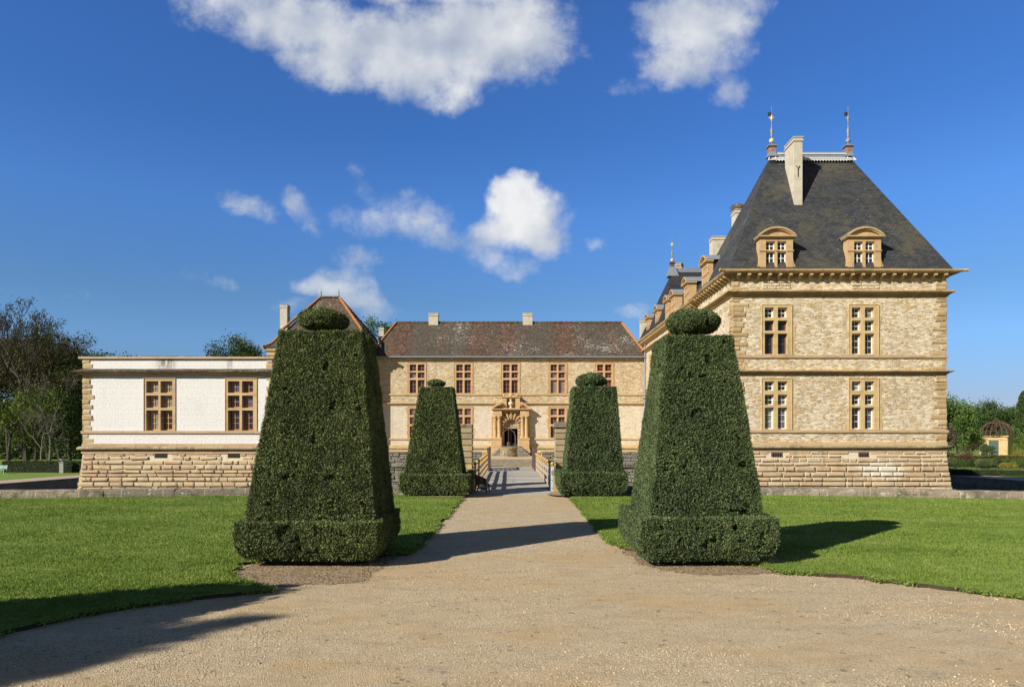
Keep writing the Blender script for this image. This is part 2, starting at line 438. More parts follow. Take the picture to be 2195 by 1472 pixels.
M_PILLAR = stone('lichen stained pillar stone', [(0, (.24, .19, .12)), (.35, (.38, .30, .18)), (.6, (.46, .33, .17)), (.85, (.56, .40, .13)), (1, (.50, .33, .18))], .45, .25, bumpd=.02)
M_CHIM = stone('pale chimney render', [(0, (.46, .42, .33)), (1, (.62, .57, .46))], .4, .25, joints=(.55, .28))

def lime_wall():
    m, nt, b = new_mat('fresh white limewash')
    co = coords(nt); uv = coords(nt, 'UV')
    w = vec(nt, 'SUBTRACT', noise(nt, co, 5, 3, .5, out=1), (.5, .5, .5))
    br = nd(nt, 'ShaderNodeTexBrick', i_Vector=vec(nt, 'ADD', uv, vec(nt, 'SCALE', w, scale=.03)), i_Scale=1.0, i_Mortar_Size=.02, i_Mortar_Smooth=.5, i_Brick_Width=.75, i_Row_Height=.31, i_Color1=(0, 0, 0, 1), i_Color2=(1, 1, 1, 1), i_Mortar=(1, 1, 1, 1))
    br.offset = .5; br.squash = 1
    k = nd(nt, 'ShaderNodeSeparateColor', i_Color=br.outputs[0]).outputs[0]
    pn = noise(nt, co, 9, 6, .7)
    pat = mth(nt, 'MULTIPLY', sstep(nt, mth(nt, 'ADD', pn, mth(nt, 'MULTIPLY', noise(nt, co, .5, 3), .3)), .62, .80), mth(nt, 'SUBTRACT', 1.0, br.outputs['Fac']))
    col = mix(nt, mth(nt, 'MULTIPLY', pat, .75), (.685, .675, .66), (.57, .545, .48))
    col = mix(nt, mth(nt, 'MULTIPLY', sstep(nt, noise(nt, scl(nt, co, (1.5, 1.5, .5)), 1.4, 5, .65), .5, .75), .22), col, (.52, .47, .38))
    # black mould patch under the coping
    sp = nd(nt, 'ShaderNodeSeparateXYZ', i_0=co)
    lx = mth(nt, 'ABSOLUTE', mth(nt, 'SUBTRACT', sp.outputs[0], X(356, 39.5) - X(178, 39.5)))
    up = mth(nt, 'SUBTRACT', sp.outputs[2], 5.45)
    mk = mth(nt, 'MULTIPLY', sstep(nt, lx, .75, .25), sstep(nt, up, 0, .5))
    sn = noise(nt, scl(nt, co, (3, 3, .7)), 2.2, 6, .7)
    lx2 = mth(nt, 'ABSOLUTE', mth(nt, 'SUBTRACT', sp.outputs[0], X(492, 39.5) - X(178, 39.5)))
    mk2 = mth(nt, 'MULTIPLY', sstep(nt, lx2, .3, .05), sstep(nt, up, 0, .6))
    st = mth(nt, 'MULTIPLY', mth(nt, 'MAXIMUM', mk, mth(nt, 'MULTIPLY', mk2, .8)), sstep(nt, sn, .32, .62))
    st2 = mth(nt, 'MULTIPLY', sstep(nt, up, .45, .95), mth(nt, 'MULTIPLY', sstep(nt, sn, .5, .75), .5))
    col = mix(nt, mth(nt, 'MULTIPLY', mth(nt, 'MAXIMUM', st, st2), .85), col, (.09, .08, .055))
    nt.links.new(col, b.inputs['Base Color']); b.inputs['Roughness'].default_value = .9
    bump(nt, b, mth(nt, 'ADD', mth(nt, 'MULTIPLY', br.outputs['Fac'], .18), mth(nt, 'MULTIPLY', pn, 1.0)), .8, .03)
    return m
M_LIME = lime_wall()

def slate(name, base=(.043, .046, .051), moss=.55):
    m, nt, b = new_mat(name)
    co = coords(nt); uv = coords(nt, 'UV')
    br = nd(nt, 'ShaderNodeTexBrick', i_Vector=uv, i_Scale=1.0, i_Mortar_Size=.012, i_Mortar_Smooth=.2, i_Brick_Width=.24, i_Row_Height=.15, i_Color1=(0, 0, 0, 1), i_Color2=(1, 1, 1, 1), i_Mortar=(0, 0, 0, 1))
    k = nd(nt, 'ShaderNodeSeparateColor', i_Color=br.outputs[0]).outputs[0]
    k2 = mth(nt, 'MULTIPLY_ADD', noise(nt, scl(nt, co, (1.2, 1.2, 3)), 1.0, 6, .75), 1.6, -.5)
    col = mix(nt, mth(nt, 'ADD', mth(nt, 'MULTIPLY', k, .5), mth(nt, 'MULTIPLY', k2, .6), clamp=True), tuple(c*.55 for c in base), tuple(c*1.75 for c in base))
    n = noise(nt, co, .42, 6, .65)
    n2 = noise(nt, scl(nt, co, (2.2, 2.2, 7)), 1.0, 5, .7)
    col = mix(nt, mth(nt, 'MULTIPLY', sstep(nt, mth(nt, 'ADD', n, mth(nt, 'MULTIPLY', mth(nt, 'SUBTRACT', n2, .5), .8)), .46, .68), moss), col, (.12, .105, .062))
    sp = noise(nt, scl(nt, co, (3.5, 3.5, 6)), 1.0, 4, .6)
    col = mix(nt, mth(nt, 'MULTIPLY', sstep(nt, sp, .68, .73), moss*.9), col, (.22, .21, .16))
    oc = noise(nt, co, 2.3, 6, .7)
    col = mix(nt, mth(nt, 'MULTIPLY', sstep(nt, oc, .66, .74), moss*.6), col, (.26, .17, .05))
    col = mix(nt, mth(nt, 'MULTIPLY', br.outputs['Fac'], .5), col, (.015, .016, .018))
    nt.links.new(col, b.inputs['Base Color'])
    b.inputs['Roughness'].default_value = .75
    b.inputs['Specular IOR Level'].default_value = .2
    sv = nd(nt, 'ShaderNodeSeparateXYZ', i_0=uv)
    saw = mth(nt, 'FRACT', mth(nt, 'DIVIDE', sv.outputs[1], .15))
    bump(nt, b, mth(nt, 'ADD', mth(nt, 'MULTIPLY', saw, -.5), mth(nt, 'MULTIPLY', k, .8)), .7, .02)
    return m
M_SLATE = slate('mossy slate')
M_SLATEC = slate('clean slate', (.028, .031, .037), .12)

def tiles():
    m, nt, b = new_mat('old clay roof tiles')
    co = coords(nt); uv = coords(nt, 'UV')
    br = nd(nt, 'ShaderNodeTexBrick', i_Vector=uv, i_Scale=1.0, i_Mortar_Size=.015, i_Mortar_Smooth=.3, i_Brick_Width=.2, i_Row_Height=.16, i_Color1=(0, 0, 0, 1), i_Color2=(1, 1, 1, 1), i_Mortar=(0, 0, 0, 1))
    k = nd(nt, 'ShaderNodeSeparateColor', i_Color=br.outputs[0]).outputs[0]
    red = ramp(nt, k, [(0, (.042, .027, .020)), (.5, (.108, .058, .035)), (1, (.18, .095, .054))])
    gry = ramp(nt, k, [(0, (.048, .042, .030)), (1, (.105, .092, .066))])
    sp = nd(nt, 'ShaderNodeSeparateXYZ', i_0=uv)
    wob = mth(nt, 'MULTIPLY_ADD', mth(nt, 'SUBTRACT', noise(nt, scl(nt, co, (1.5, 1.5, 5)), 1.2, 5, .7), .5), 2.6, sp.outputs[0])
    cm = nd(nt, 'ShaderNodeCombineXYZ', i_X=wob)
    band = nd(nt, 'ShaderNodeTexNoise', noise_dimensions='1D', i_W=mth(nt, 'MULTIPLY_ADD', wob, .36, 3.3), i_Scale=1.0, i_Detail=1.5)
    bandf = sstep(nt, band.outputs[0], .40, .56)
    n = noise(nt, co, .9, 5, .65)
    col = mix(nt, mth(nt, 'MULTIPLY', bandf, sstep(nt, n, .2, .55)), red, gry)
    lich = noise(nt, scl(nt, co, (5.0, 5.0, 8)), 1.0, 6, .78)
    big = noise(nt, co, .32, 3, .5)
    th = mth(nt, 'ADD', lich, mth(nt, 'MULTIPLY', mth(nt, 'SUBTRACT', big, .5), .35))
    col = mix(nt, mth(nt, 'MULTIPLY', sstep(nt, th, .595, .65), .85), col, (.55, .54, .49))
    yl = noise(nt, co, 1.3, 6, .7)
    col = mix(nt, mth(nt, 'MULTIPLY', sstep(nt, yl, .60, .72), .6), col, (.22, .16, .04))
    nt.links.new(col, b.inputs['Base Color']); b.inputs['Roughness'].default_value = .9
    saw = mth(nt, 'FRACT', mth(nt, 'DIVIDE', sp.outputs[1], .16))
    bump(nt, b, mth(nt, 'ADD', mth(nt, 'MULTIPLY', saw, -.6), mth(nt, 'ADD', mth(nt, 'MULTIPLY', k, .7), mth(nt, 'MULTIPLY', lich, .6))), .9, .05)
    return m
M_TILE = tiles()

def plain(name, col, rough=.6, var=.25, sc_=6, bumpd=0.0, metal=0.0, spec=None):
    m, nt, b = new_mat(name)
    co = coords(nt)
    n = noise(nt, co, sc_, 5, .65)
    c = mix(nt, n, tuple(x*(1-var) for x in col), tuple(min(x*(1+var), .9) for x in col))
    nt.links.new(c, b.inputs['Base Color']); b.inputs['Roughness'].default_value = rough; b.inputs['Metallic'].default_value = metal
    if spec is not None: b.inputs['Specular IOR Level'].default_value = spec
    if bumpd: bump(nt, b, noise(nt, co, sc_*4, 5, .6), .7, bumpd)
    return m
M_HIPTILE = plain('orange ridge tiles', (.36, .155, .055), .9, .5, 4, .03)
M_LEAD = plain('grey lead sheet', (.20, .22, .25), .5, .25, 3, .01)
M_LEADW = plain('pale lead trim', (.62, .64, .64), .5, .2, 3)
M_GILD = plain('worn gilding', (.62, .46, .17), .45, .4, 8)
M_IRON = plain('dark iron', (.035, .033, .032), .5, .3, 8)
M_RUST = plain('rust brown iron', (.12, .06, .045), .7, .4, 8)
M_BRICK = plain('red glazed brick', (.36, .12, .05), .7, .35, 8)
M_NEST = plain('dry twig nest', (.16, .12, .08), 1, .5, 20)
M_WHITEW = plain('white painted casement', (.80, .79, .75), .5, .08, 3)
M_REDW = plain('brick red casement', (.36, .13, .085), .6, .25, 6)
M_YELW = plain('ochre painted casement', (.48, .27, .085), .6, .2, 6)
M_BRNW = plain('brown oak casement', (.16, .085, .05), .6, .3, 6)
M_GRYW = plain('grey weathered wood', (.36, .35, .33), .85, .3, 6, .01)
M_OCHW = plain('ochre painted railing post', (.53, .32, .10), .8, .35, 5, .01)
M_BLUE = plain('pale blue painted wood', (.40, .55, .62), .6, .2, 6)
M_RBRN = plain('red brown iron gate', (.10, .055, .05), .7, .3, 6)
M_WICK = plain('brown wicker', (.15, .095, .05), .7, .4, 40, .01)
M_DARK = plain('dark interior', (.012, .011, .010), .9, .3)
M_GREEN = plain('dark green shutters', (.03, .07, .06), .6, .3)
M_BENCH = plain('pale green bench paint', (.30, .45, .38), .6, .2)
M_BARK = plain('dark bark', (.055, .045, .036), .95, .4, 8, .03)
M_BARKP = plain('pale dead bark', (.15, .13, .105), .95, .35, 8, .02)
M_SOIL = plain('dry brown soil', (.33, .25, .155), 1, .6, 7, .05)
M_EDGE = plain('cut turf soil', (.055, .04, .022), 1, .5, 12, .04)

def glass(name, col, rough=.04, var=.6):
    m, nt, b = new_mat(name)
    co = coords(nt)
    n = noise(nt, co, 1.6, 2, .5)
    c = mix(nt, n, tuple(x*(1-var) for x in col), tuple(x*(1+var) for x in col))
    nt.links.new(c, b.inputs['Base Color']); b.inputs['Roughness'].default_value = rough
    b.inputs['IOR'].default_value = 1.5
    bump(nt, b, noise(nt, co, 3.5, 2, .5), .12, .02)
    return m
M_GLASS = glass('dark window glass', (.02, .022, .026))
M_GLASSG = glass('curtained window glass', (.20, .21, .21), .12, .4)
M_GLASSB = glass('brownish window glass', (.035, .022, .016))

M_GLASSK = glass('glass with painted blue reflection', (.085, .105, .14), .06, .5)  # blue-grey reflection put into the pane colour

def yew(name, dark, mid, light, dry):
    m, nt, b = new_mat(name)
    isl = island(nt); co = coords(nt)
    n = mth(nt, 'ADD', mth(nt, 'MULTIPLY', noise(nt, co, 1.3, 3, .5), .5), mth(nt, 'MULTIPLY', noise(nt, co, 6.5, 4, .6), .5))
    t = mth(nt, 'ADD', mth(nt, 'MULTIPLY', isl, .75), mth(nt, 'MULTIPLY', mth(nt, 'SUBTRACT', n, .47), 1.7))
    col = ramp(nt, t, [(0, dark), (.40, mid), (.74, light), (.90, light), (1.0, dry)])
    nt.links.new(col, b.inputs['Base Color']); b.inputs['Roughness'].default_value = .6
    b.inputs['Specular IOR Level'].default_value = .14
    tr = nd(nt, 'ShaderNodeBsdfTranslucent'); nt.links.new(col, tr.inputs[0])
    ms = nd(nt, 'ShaderNodeMixShader', i_0=.22)
    nt.links.new(b.outputs[0], ms.inputs[1]); nt.links.new(tr.outputs[0], ms.inputs[2])
    nt.links.new(ms.outputs[0], nt.nodes['Material Output'].inputs[0])
    return m
M_YEW = yew('yew needles', (.044, .066, .030), (.115, .150, .062), (.22, .26, .095), (.42, .37, .16))
M_YEWC = yew('yew needles cool', (.042, .066, .031), (.098, .138, .062), (.175, .225, .092), (.31, .29, .13))
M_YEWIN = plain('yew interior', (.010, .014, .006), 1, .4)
M_HEDGE = yew('clipped hedge leaves', (.035, .055, .018), (.07, .11, .03), (.12, .17, .045), (.17, .15, .05))
M_GOLDH = yew('golden hedge leaves', (.12, .11, .02), (.22, .19, .035), (.33, .27, .05), (.3, .2, .05))
M_OAK = yew('oak leaves', (.026, .048, .018), (.055, .09, .028), (.095, .14, .04), (.19, .16, .05))
M_LIME_L = yew('yellow green leaves', (.05, .085, .014), (.11, .16, .024), (.19, .24, .035), (.30, .25, .05))
M_BROWNL = yew('withered leaves', (.045, .042, .022), (.088, .078, .036), (.14, .122, .05), (.21, .16, .055))
M_MIDL = yew('maple leaves', (.035, .075, .018), (.08, .145, .03), (.15, .22, .05), (.26, .2, .05))
M_REDL = yew('purple shrub leaves', (.05, .025, .02), (.10, .045, .035), (.15, .07, .05), (.16, .10, .06))
M_FALLEN = yew('fallen leaves', (.12, .07, .04), (.22, .14, .075), (.32, .21, .115), (.42, .29, .16))

def grass_mat(name, blades):
    m, nt, b = new_mat(name)
    co = coords(nt)
    a = noise(nt, co, .55, 4, .6); c2 = noise(nt, scl(nt, co, (.5, 2.2, 1)), 1.3, 4, .6); f = noise(nt, scl(nt, co, (18, 30, 18)), 1.0, 4, .7)
    cl = noise(nt, scl(nt, co, (3.2, 6.0, 1)), 1.0, 5, .7)
    t = mth(nt, 'ADD', mth(nt, 'MULTIPLY', a, .40), mth(nt, 'ADD', mth(nt, 'MULTIPLY', c2, .35), mth(nt, 'MULTIPLY_ADD', cl, .7, -.14)))
    sx = nd(nt, 'ShaderNodeSeparateXYZ', i_0=co)
    ph = mth(nt, 'MULTIPLY_ADD', sx.outputs[0], .9, mth(nt, 'MULTIPLY', sx.outputs[1], 3.6))
    st = mth(nt, 'SINE', mth(nt, 'ADD', ph, mth(nt, 'MULTIPLY', a, 3.0)))
    t = mth(nt, 'MULTIPLY_ADD', st, .035, t)
    t = mth(nt, 'MULTIPLY_ADD', mth(nt, 'SUBTRACT', t, .5), 1.55, .47)
    if blades: t = mth(nt, 'ADD', mth(nt, 'MULTIPLY', t, .75), mth(nt, 'MULTIPLY', island(nt), .28))
    else: t = mth(nt, 'ADD', mth(nt, 'MULTIPLY', t, .7), mth(nt, 'MULTIPLY', f, .32))
    col = ramp(nt, t, [(.20, (.070, .115, .020)), (.42, (.136, .208, .036)), (.62, (.200, .282, .050)), (.82, (.275, .33, .085)), (1, (.34, .32, .13))])
    nt.links.new(col, b.inputs['Base Color']); b.inputs['Roughness'].default_value = .75
    b.inputs['Specular IOR Level'].default_value = .2
    if blades:
        tr = nd(nt, 'ShaderNodeBsdfTranslucent'); nt.links.new(col, tr.inputs[0])
        ms = nd(nt, 'ShaderNodeMixShader', i_0=.35)
        nt.links.new(b.outputs[0], ms.inputs[1]); nt.links.new(tr.outputs[0], ms.inputs[2])
        nt.links.new(ms.outputs[0], nt.nodes['Material Output'].inputs[0])
    else:
        bump(nt, b, mth(nt, 'ADD', f, mth(nt, 'MULTIPLY', c2, .5)), 1.0, .05)
    return m
M_LAWN = grass_mat('mown lawn', False)
M_BLADE = grass_mat('grass blades', True)

def gravel():
    m, nt, b = new_mat('sandy gravel')
    co = coords(nt)
    v = nd(nt, 'ShaderNodeTexVoronoi', feature='F1', i_Vector=co, i_Scale=110.0)
    v2 = nd(nt, 'ShaderNodeTexVoronoi', feature='F1', i_Vector=co, i_Scale=27.0)
    k = nd(nt, 'ShaderNodeSeparateColor', i_Color=v.outputs['Color'])
    k2 = nd(nt, 'ShaderNodeSeparateColor', i_Color=v2.outputs['Color'])
    grey = ramp(nt, k.outputs[0], [(0, (.38, .28, .165)), (.3, (.60, .465, .285)), (.7, (.68, .54, .345)), (1, (.80, .68, .49))])
    sand = ramp(nt, k.outputs[1], [(0, (.52, .355, .175)), (.6, (.68, .475, .24)), (1, (.73, .55, .33))])
    pn = noise(nt, scl(nt, co, (.45, .8, 1)), 1.0, 6, .62)
    pn2 = noise(nt, scl(nt, co, (1.4, 3.0, 1)), 1.0, 4, .6)
    f = sstep(nt, mth(nt, 'ADD', pn, mth(nt, 'MULTIPLY', mth(nt, 'SUBTRACT', pn2, .5), .35)), .46, .64)
    col = mix(nt, mth(nt, 'MULTIPLY', f, .8), grey, sand)
    pv = noise(nt, scl(nt, co, (2.2, 5.0, 1)), 1.0, 6, .7)
    col = mix(nt, .55, col, ramp(nt, pv, [(.3, .62), (.55, 1.0), (.75, 1.12)]), 'MULTIPLY')
    ds = sstep(nt, k2.outputs[2], .985, .995)
    col = mix(nt, mth(nt, 'MULTIPLY', ds, .5), col, (.10, .075, .05))
    gn = noise(nt, co, 150, 3, .7)
    col = mix(nt, .35, col, ramp(nt, gn, [(.3, .5), (.6, 1.0)]), 'MULTIPLY')
    nt.links.new(col, b.inputs['Base Color']); b.inputs['Roughness'].default_value = .95
    h = mth(nt, 'ADD', mth(nt, 'MULTIPLY', v.outputs['Distance'], -.9), mth(nt, 'ADD', mth(nt, 'MULTIPLY', k.outputs[2], .5), mth(nt, 'MULTIPLY', pn2, 1.0)))
    bump(nt, b, h, .85, .016)
    return m
M_GRAVEL = gravel()
def pebble():
    m, nt, b = new_mat('loose pebbles')
    col = ramp(nt, island(nt), [(0, (.34, .25, .15)), (.3, (.54, .43, .285)), (.7, (.64, .53, .37)), (.92, (.76, .67, .52)), (1, (.16, .12, .09))])
    nt.links.new(col, b.inputs['Base Color']); b.inputs['Roughness'].default_value = .9
    return m
M_PEB = pebble()
def cobble():
    m, nt, b = new_mat('courtyard cobbles')
    co = coords(nt)
    v = nd(nt, 'ShaderNodeTexVoronoi', feature='DISTANCE_TO_EDGE', i_Vector=co, i_Scale=3.2)
    k = nd(nt, 'ShaderNodeTexVoronoi', feature='F1', i_Vector=co, i_Scale=3.2)
    s = nd(nt, 'ShaderNodeSeparateColor', i_Color=k.outputs['Color'])
    col = ramp(nt, s.outputs[0], [(0, (.20, .16, .10)), (.5, (.36, .29, .18)), (1, (.48, .40, .27))])
    col = mix(nt, sstep(nt, v.outputs['Distance'], .12, .02), col, (.12, .10, .06))
    sp = nd(nt, 'ShaderNodeSeparateXYZ', i_0=co)
    col = mix(nt, sstep(nt, sp.outputs[1], 14.0, 15.0), col, (.50, .41, .27))
    nt.links.new(col, b.inputs['Base Color']); b.inputs['Roughness'].default_value = .9
    bump(nt, b, v.outputs['Distance'], .8, .06)
    return m
M_COB = cobble()
def water():
    m, nt, b = new_mat('dark moat water')
    b.inputs['Base Color'].default_value = (.012, .016, .012, 1); b.inputs['Roughness'].default_value = .04
    bump(nt, b, noise(nt, scl(nt, coords(nt), (1.2, 2.5, 1)), 1.6, 4, .6), .25, .03)
    return m
M_WATER = water()
M_PATH = plain('pinkish gravel track', (.42, .32, .24), .95, .2, 3, .02)
M_VASE = plain('grey vase stone', (.27, .26, .235), .9, .3, 8, .01)
M_DECK = None
def deck():
    m, nt, b = new_mat('weathered deck planks')
    isl = island(nt); co = coords(nt)
    g_ = noise(nt, scl(nt, co, (1.5, 30, 30)), 1.0, 5, .65)
    col = ramp(nt, mth(nt, 'ADD', mth(nt, 'MULTIPLY', isl, .55), mth(nt, 'MULTIPLY', g_, .5)), [(.1, (.20, .185, .16)), (.5, (.36, .335, .295)), (1, (.50, .475, .43))])
    nt.links.new(col, b.inputs['Base Color']); b.inputs['Roughness'].default_value = .85
    bump(nt, b, g_, .6, .01)
    return m
M_DECK = deck()

# ------------------------------------------------------------------ ground, moat, lawns
YT, YF = 39.5, 66.0
ZL, ZW, KP = -2.2, -2.92, 1.345        # level of the outer park, of the water, and how far out the park lies
KL = [(-1.7, 20.4), (-3.5, 20.1), (-14.1, 18.72), (-62, 12.8)]
KR = [(1.7, 20.4), (7.3, 19.75), (13.6, 18.35), (62, 7.4)]
def poly_sheet(name, pts, z, mat, thick=None, side=None, origin=(0, 0, 0)):
    mb = MB(); n = len(pts)
    mb.add([(x, y, z) for x, y in pts], (tuple(range(n)),), 0)
    if thick:
        for i in range(n):
            a, b = pts[i], pts[(i+1) % n]
            mb.quad((a[0], a[1], z), (b[0], b[1], z), (b[0], b[1], z-thick), (a[0], a[1], z-thick), 1)
    return mb.build(name, [mat, side] if thick else mat, None, origin)

tl = [(x, y + .25) for x, y in KL][::-1]; tr = [(x, y + .25) for x, y in KR]
struct(poly_sheet('gravel_forecourt', [(-62, -80)] + tl + tr + [(62, -80)], 0, M_GRAVEL))
w = struct(poly_sheet('water', [(-61, 7), (61, 7), (61, 170), (-61, 170)], ZW, M_WATER))
bankL = lambda y: -42.4 - (66.3 - y) * .126
bankR = lambda y: 44.8 + (70.4 - y) * .064
mb = MB()
for (x0, x1, y0, y1) in ((-3000, -62.5, -300, 170), (62.5, 3000, -300, 170), (-3000, 3000, 170, 4000)):
    mb.quad((x0, y0, ZL), (x1, y0, ZL), (x1, y1, ZL), (x0, y1, ZL))
mb.quad((-62.5, 12.9, ZL), (bankL(12.9)-.4, 12.9, ZL), (bankL(170)-.4, 170, ZL), (-62.5, 170, ZL))
mb.quad((62.5, 8, ZL), (bankR(8)+.4, 8, ZL), (bankR(170)+.4, 170, ZL), (62.5, 170, ZL))
struct(mb.build('ground', M_LAWN))
# tracks along the outer banks of the moat
for fn, sg, y0 in ((bankL, -1, 14), (bankR, 1, 9)):
    mb = MB(); mb.quad((fn(y0)+sg*.3, y0, ZL+.01), (fn(y0)+sg*4, y0, ZL+.01), (fn(170)+sg*4, 170, ZL+.01), (fn(170)+sg*.3, 170, ZL+.01))
    struct(mb.build('track', M_PATH))

def moat_wall(fn, sgn, label):
    t = thing('moat_wall', label, 'wall', (fn(60), 60, ZW))
    mb = MB(); a, b = fn(14), fn(169)
    for (o0, o1, z0, z1) in ((0, .5, ZW-.6, ZL-.06), (.05, .55, ZL-.06, ZL+.03)):
        mb.ring([[(p - sgn*o0, y, z0), (p + sgn*o1, y, z0), (p + sgn*o1, y, z1), (p - sgn*o0, y, z1)] for p, y in ((a, 14), (b, 169))])
    mb.build('masonry', M_GREYST, t, t.location)
moat_wall(bankL, -1, 'low dark retaining wall along the far left bank of the moat')
moat_wall(bankR, 1, 'low dark retaining wall along the far right bank of the moat, below the garden hedge')

# lawns with a cut edge
LEDGE = [(-1.5, 20.0), (-1.52, 15.0), (-1.5, 10.4), (-1.58, 9.9), (-2.0, 9.75), (-3.3, 9.5), (-3.66, 9.1), (-3.62, 8.55), (-3.35, 8.1), (-2.95, 7.72), (-2.7, 7.52), (-3.25, 7.22), (-3.8, 6.87), (-4.2, 6.38), (-4.45, 5.75), (-4.7, 4.8), (-4.8, 3.6), (-4.75, 1.5), (-4.4, -1)]
REDGE = [(1.53, 20.0), (1.55, 15.0), (1.53, 10.9), (1.68, 10.3), (2.3, 9.5), (3.25, 9.0), (3.3, 8.55), (3.6, 8.42), (4.1, 8.22), (4.75, 7.65), (5.3, 7.2), (6.0, 6.4), (6.6, 5.2), (7.0, 3.5), (7.2, 1), (7.2, -1)]
def densify(pts, step=.12, amp=.03, seed=1):
    out = []; rr = random.Random(seed)
    for a, b in zip(pts, pts[1:]):
        L = math.dist(a, b); n = max(1, int(L/step))
        for i in range(n):
            t = i/n; k = amp if a[1] < 19 else 0
            out.append((a[0]+(b[0]-a[0])*t + rr.uniform(-k, k), a[1]+(b[1]-a[1])*t + rr.uniform(-k, k)))
    out.append(pts[-1]); return out
LED = densify(LEDGE, .10, .018, 1); RED = densify(REDGE, .10, .035, 2)
lawnL = LED + [(-44, -1)] + [(x, y - .02) for x, y in KL][::-1]
lawnR = RED + [(44, -1)] + [(x, y - .02) for x, y in KR][::-1]
struct(poly_sheet('lawn', lawnL, .04, M_LAWN, .06, M_EDGE))
struct(poly_sheet('lawn', lawnR, .045, M_LAWN, .07, M_EDGE))

def in_poly(x, y, poly):
    c = np.zeros(len(x), dtype=bool); P = np.array(poly); Q = np.roll(P, -1, axis=0)
    for (x0, y0), (x1, y1) in zip(P, Q):
        if y0 == y1: continue
        k = ((y0 > y) != (y1 > y)) & (x < (x1-x0)*(y-y0)/(y1-y0) + x0)
        c ^= k
    return c

def blob_poly(cx, cy, rx, ry, seed, n=160, amp=.13):
    rr = np.random.default_rng(seed); ph = rr.uniform(0, 6.28, 6); out = []
    for i in range(n):
        a = 2*math.pi*i/n
        k = 1 + sum(amp/(j+1)*math.sin((j+2)*a+ph[j]) for j in range(6)) + rr.uniform(-.05, .05)
        # squarish outline
        s = 1/max(abs(math.cos(a)), abs(math.sin(a)))**.45
        out.append((cx+rx*k*s*math.cos(a), cy+ry*k*s*math.sin(a)))
    return out
BEDS = [(-2.62, 8.95, 1.02, .98, 5), (2.55, 9.4, .93, .90, 6), (-2.33, 20.2-.15, 1.0, .85, 7), (2.15, 20.0, 1.05, 1.0, 8)]
bedpolys = [blob_poly(*b) for b in BEDS]
for bp in bedpolys:
    struct(poly_sheet('soil_bed', bp, .006 if bp in bedpolys[:2] else .052, M_SOIL))

# blades of grass close to the camera, a fringe along the edges
rng = np.random.default_rng(11)
def blades(polyg, n, seed, zz):
    r = np.random.default_rng(seed)
    y = 5.0 + (19.6-5.0) * r.random(n)**1.35
    x = r.uniform(-.83, .83, n) * y
    ok = in_poly(x, y, polyg)
    for bp in bedpolys[:2]: ok &= ~in_poly(x, y, bp) | (r.random(n) < .05)
    x, y = x[ok], y[ok]
    P = np.stack([x, y, np.full(len(x), zz)], 1)
    k = vnoise(P, 1.3, 4) + vnoise(P, 5, 9)*.5
    h = .014 + .014*r.random(len(x)) + .018*np.clip(k, -.5, 1)
    h = np.clip(h, .008, .05)
    a = r.uniform(0, 6.283, len(x)); lean = r.uniform(.1, .9, len(x)) * h
    wv = .0035 + .00055*y
    sx, sy = np.cos(a)*wv, np.sin(a)*wv
    b = r.uniform(0, 6.283, len(x))
    V = np.stack([np.stack([x-sx, y-sy, P[:, 2]-.004], 1), np.stack([x+sx, y+sy, P[:, 2]-.004], 1),
                  np.stack([x+np.cos(b)*lean, y+np.sin(b)*lean, P[:, 2]+h], 1)], 1).reshape(-1, 3)
    return V
Va = blades(lawnL, 520000, 1, .04); Vb = blades(lawnR, 520000, 2, .045)
for V, lb in ((Va, 'short mown grass of the lawn left of the path'), (Vb, 'short mown grass of the lawn right of the path')):
    o = polymesh('grass', V, np.arange(len(V)), 3, M_BLADE)
    stuff(o, lb, 'grass')
# weeds and tufts along the lawn edges
def fringe(edge, n, seed, out, zz):
    r = np.random.default_rng(seed)
    E = np.array([p for p in edge if p[1] < 19]); i = r.integers(0, len(E)-1, n); t = r.random(n)[:, None]
    p = E[i]*(1-t) + E[i+1]*t
    cl = vnoise(np.c_[p, np.zeros(n)], 3.0, seed) > -.12
    p = p[cl] + r.normal(0, .035, (cl.sum(), 2)) + np.array(out)*r.random((cl.sum(), 1))*.05
    m = len(p)
    P = np.c_[p, np.full(m, .02) + r.random(m)*.035]
    Dv = np.c_[r.normal(0, .7, (m, 2)), r.random(m)+.15]
    return leaf_quads(P, Dv, .03+.05*r.random(m), .010+.012*r.random(m), r)[0]
V = np.concatenate([fringe(LED, 9000, 21, (.6, -.8), .04), fringe(RED, 16000, 22, (-.3, -1), .045)])
stuff(polymesh('edge_weeds', V, np.arange(len(V)), 4, M_BLADE), 'ragged weeds along the cut lawn edges', 'weeds')
# needles and dry bits on the beds
def litter(polyg, n, seed):
    r = np.random.default_rng(seed); P = np.array(polyg); lo, hi = P.min(0), P.max(0)
    p = r.uniform(lo, hi, (n, 2)); p = p[in_poly(p[:, 0], p[:, 1], polyg)]
    c = P.mean(0); p = c + (p - c)*(1 + .32*r.random((len(p), 1))**3)
    return np.c_[p, np.full(len(p), .055) if polyg in bedpolys[2:] else np.full(len(p), .012)]
L_ = np.concatenate([litter(bp, 6500, 30+i) for i, bp in enumerate(bedpolys[:2])] + [np.c_[rng.uniform(-3, 5, 160), rng.uniform(4.6, 9, 160), np.full(160, .012)]])
V, fi = leaf_quads(L_, np.c_[rng.normal(0, 1, (len(L_), 2)), rng.normal(0, .25, len(L_))], .010+.022*rng.random(len(L_)), .004+.008*rng.random(len(L_)), rng)
stuff(polymesh('leaf_litter', V, fi, 4, M_FALLEN), 'dry needles and leaf scraps on soil and gravel', 'leaf litter')

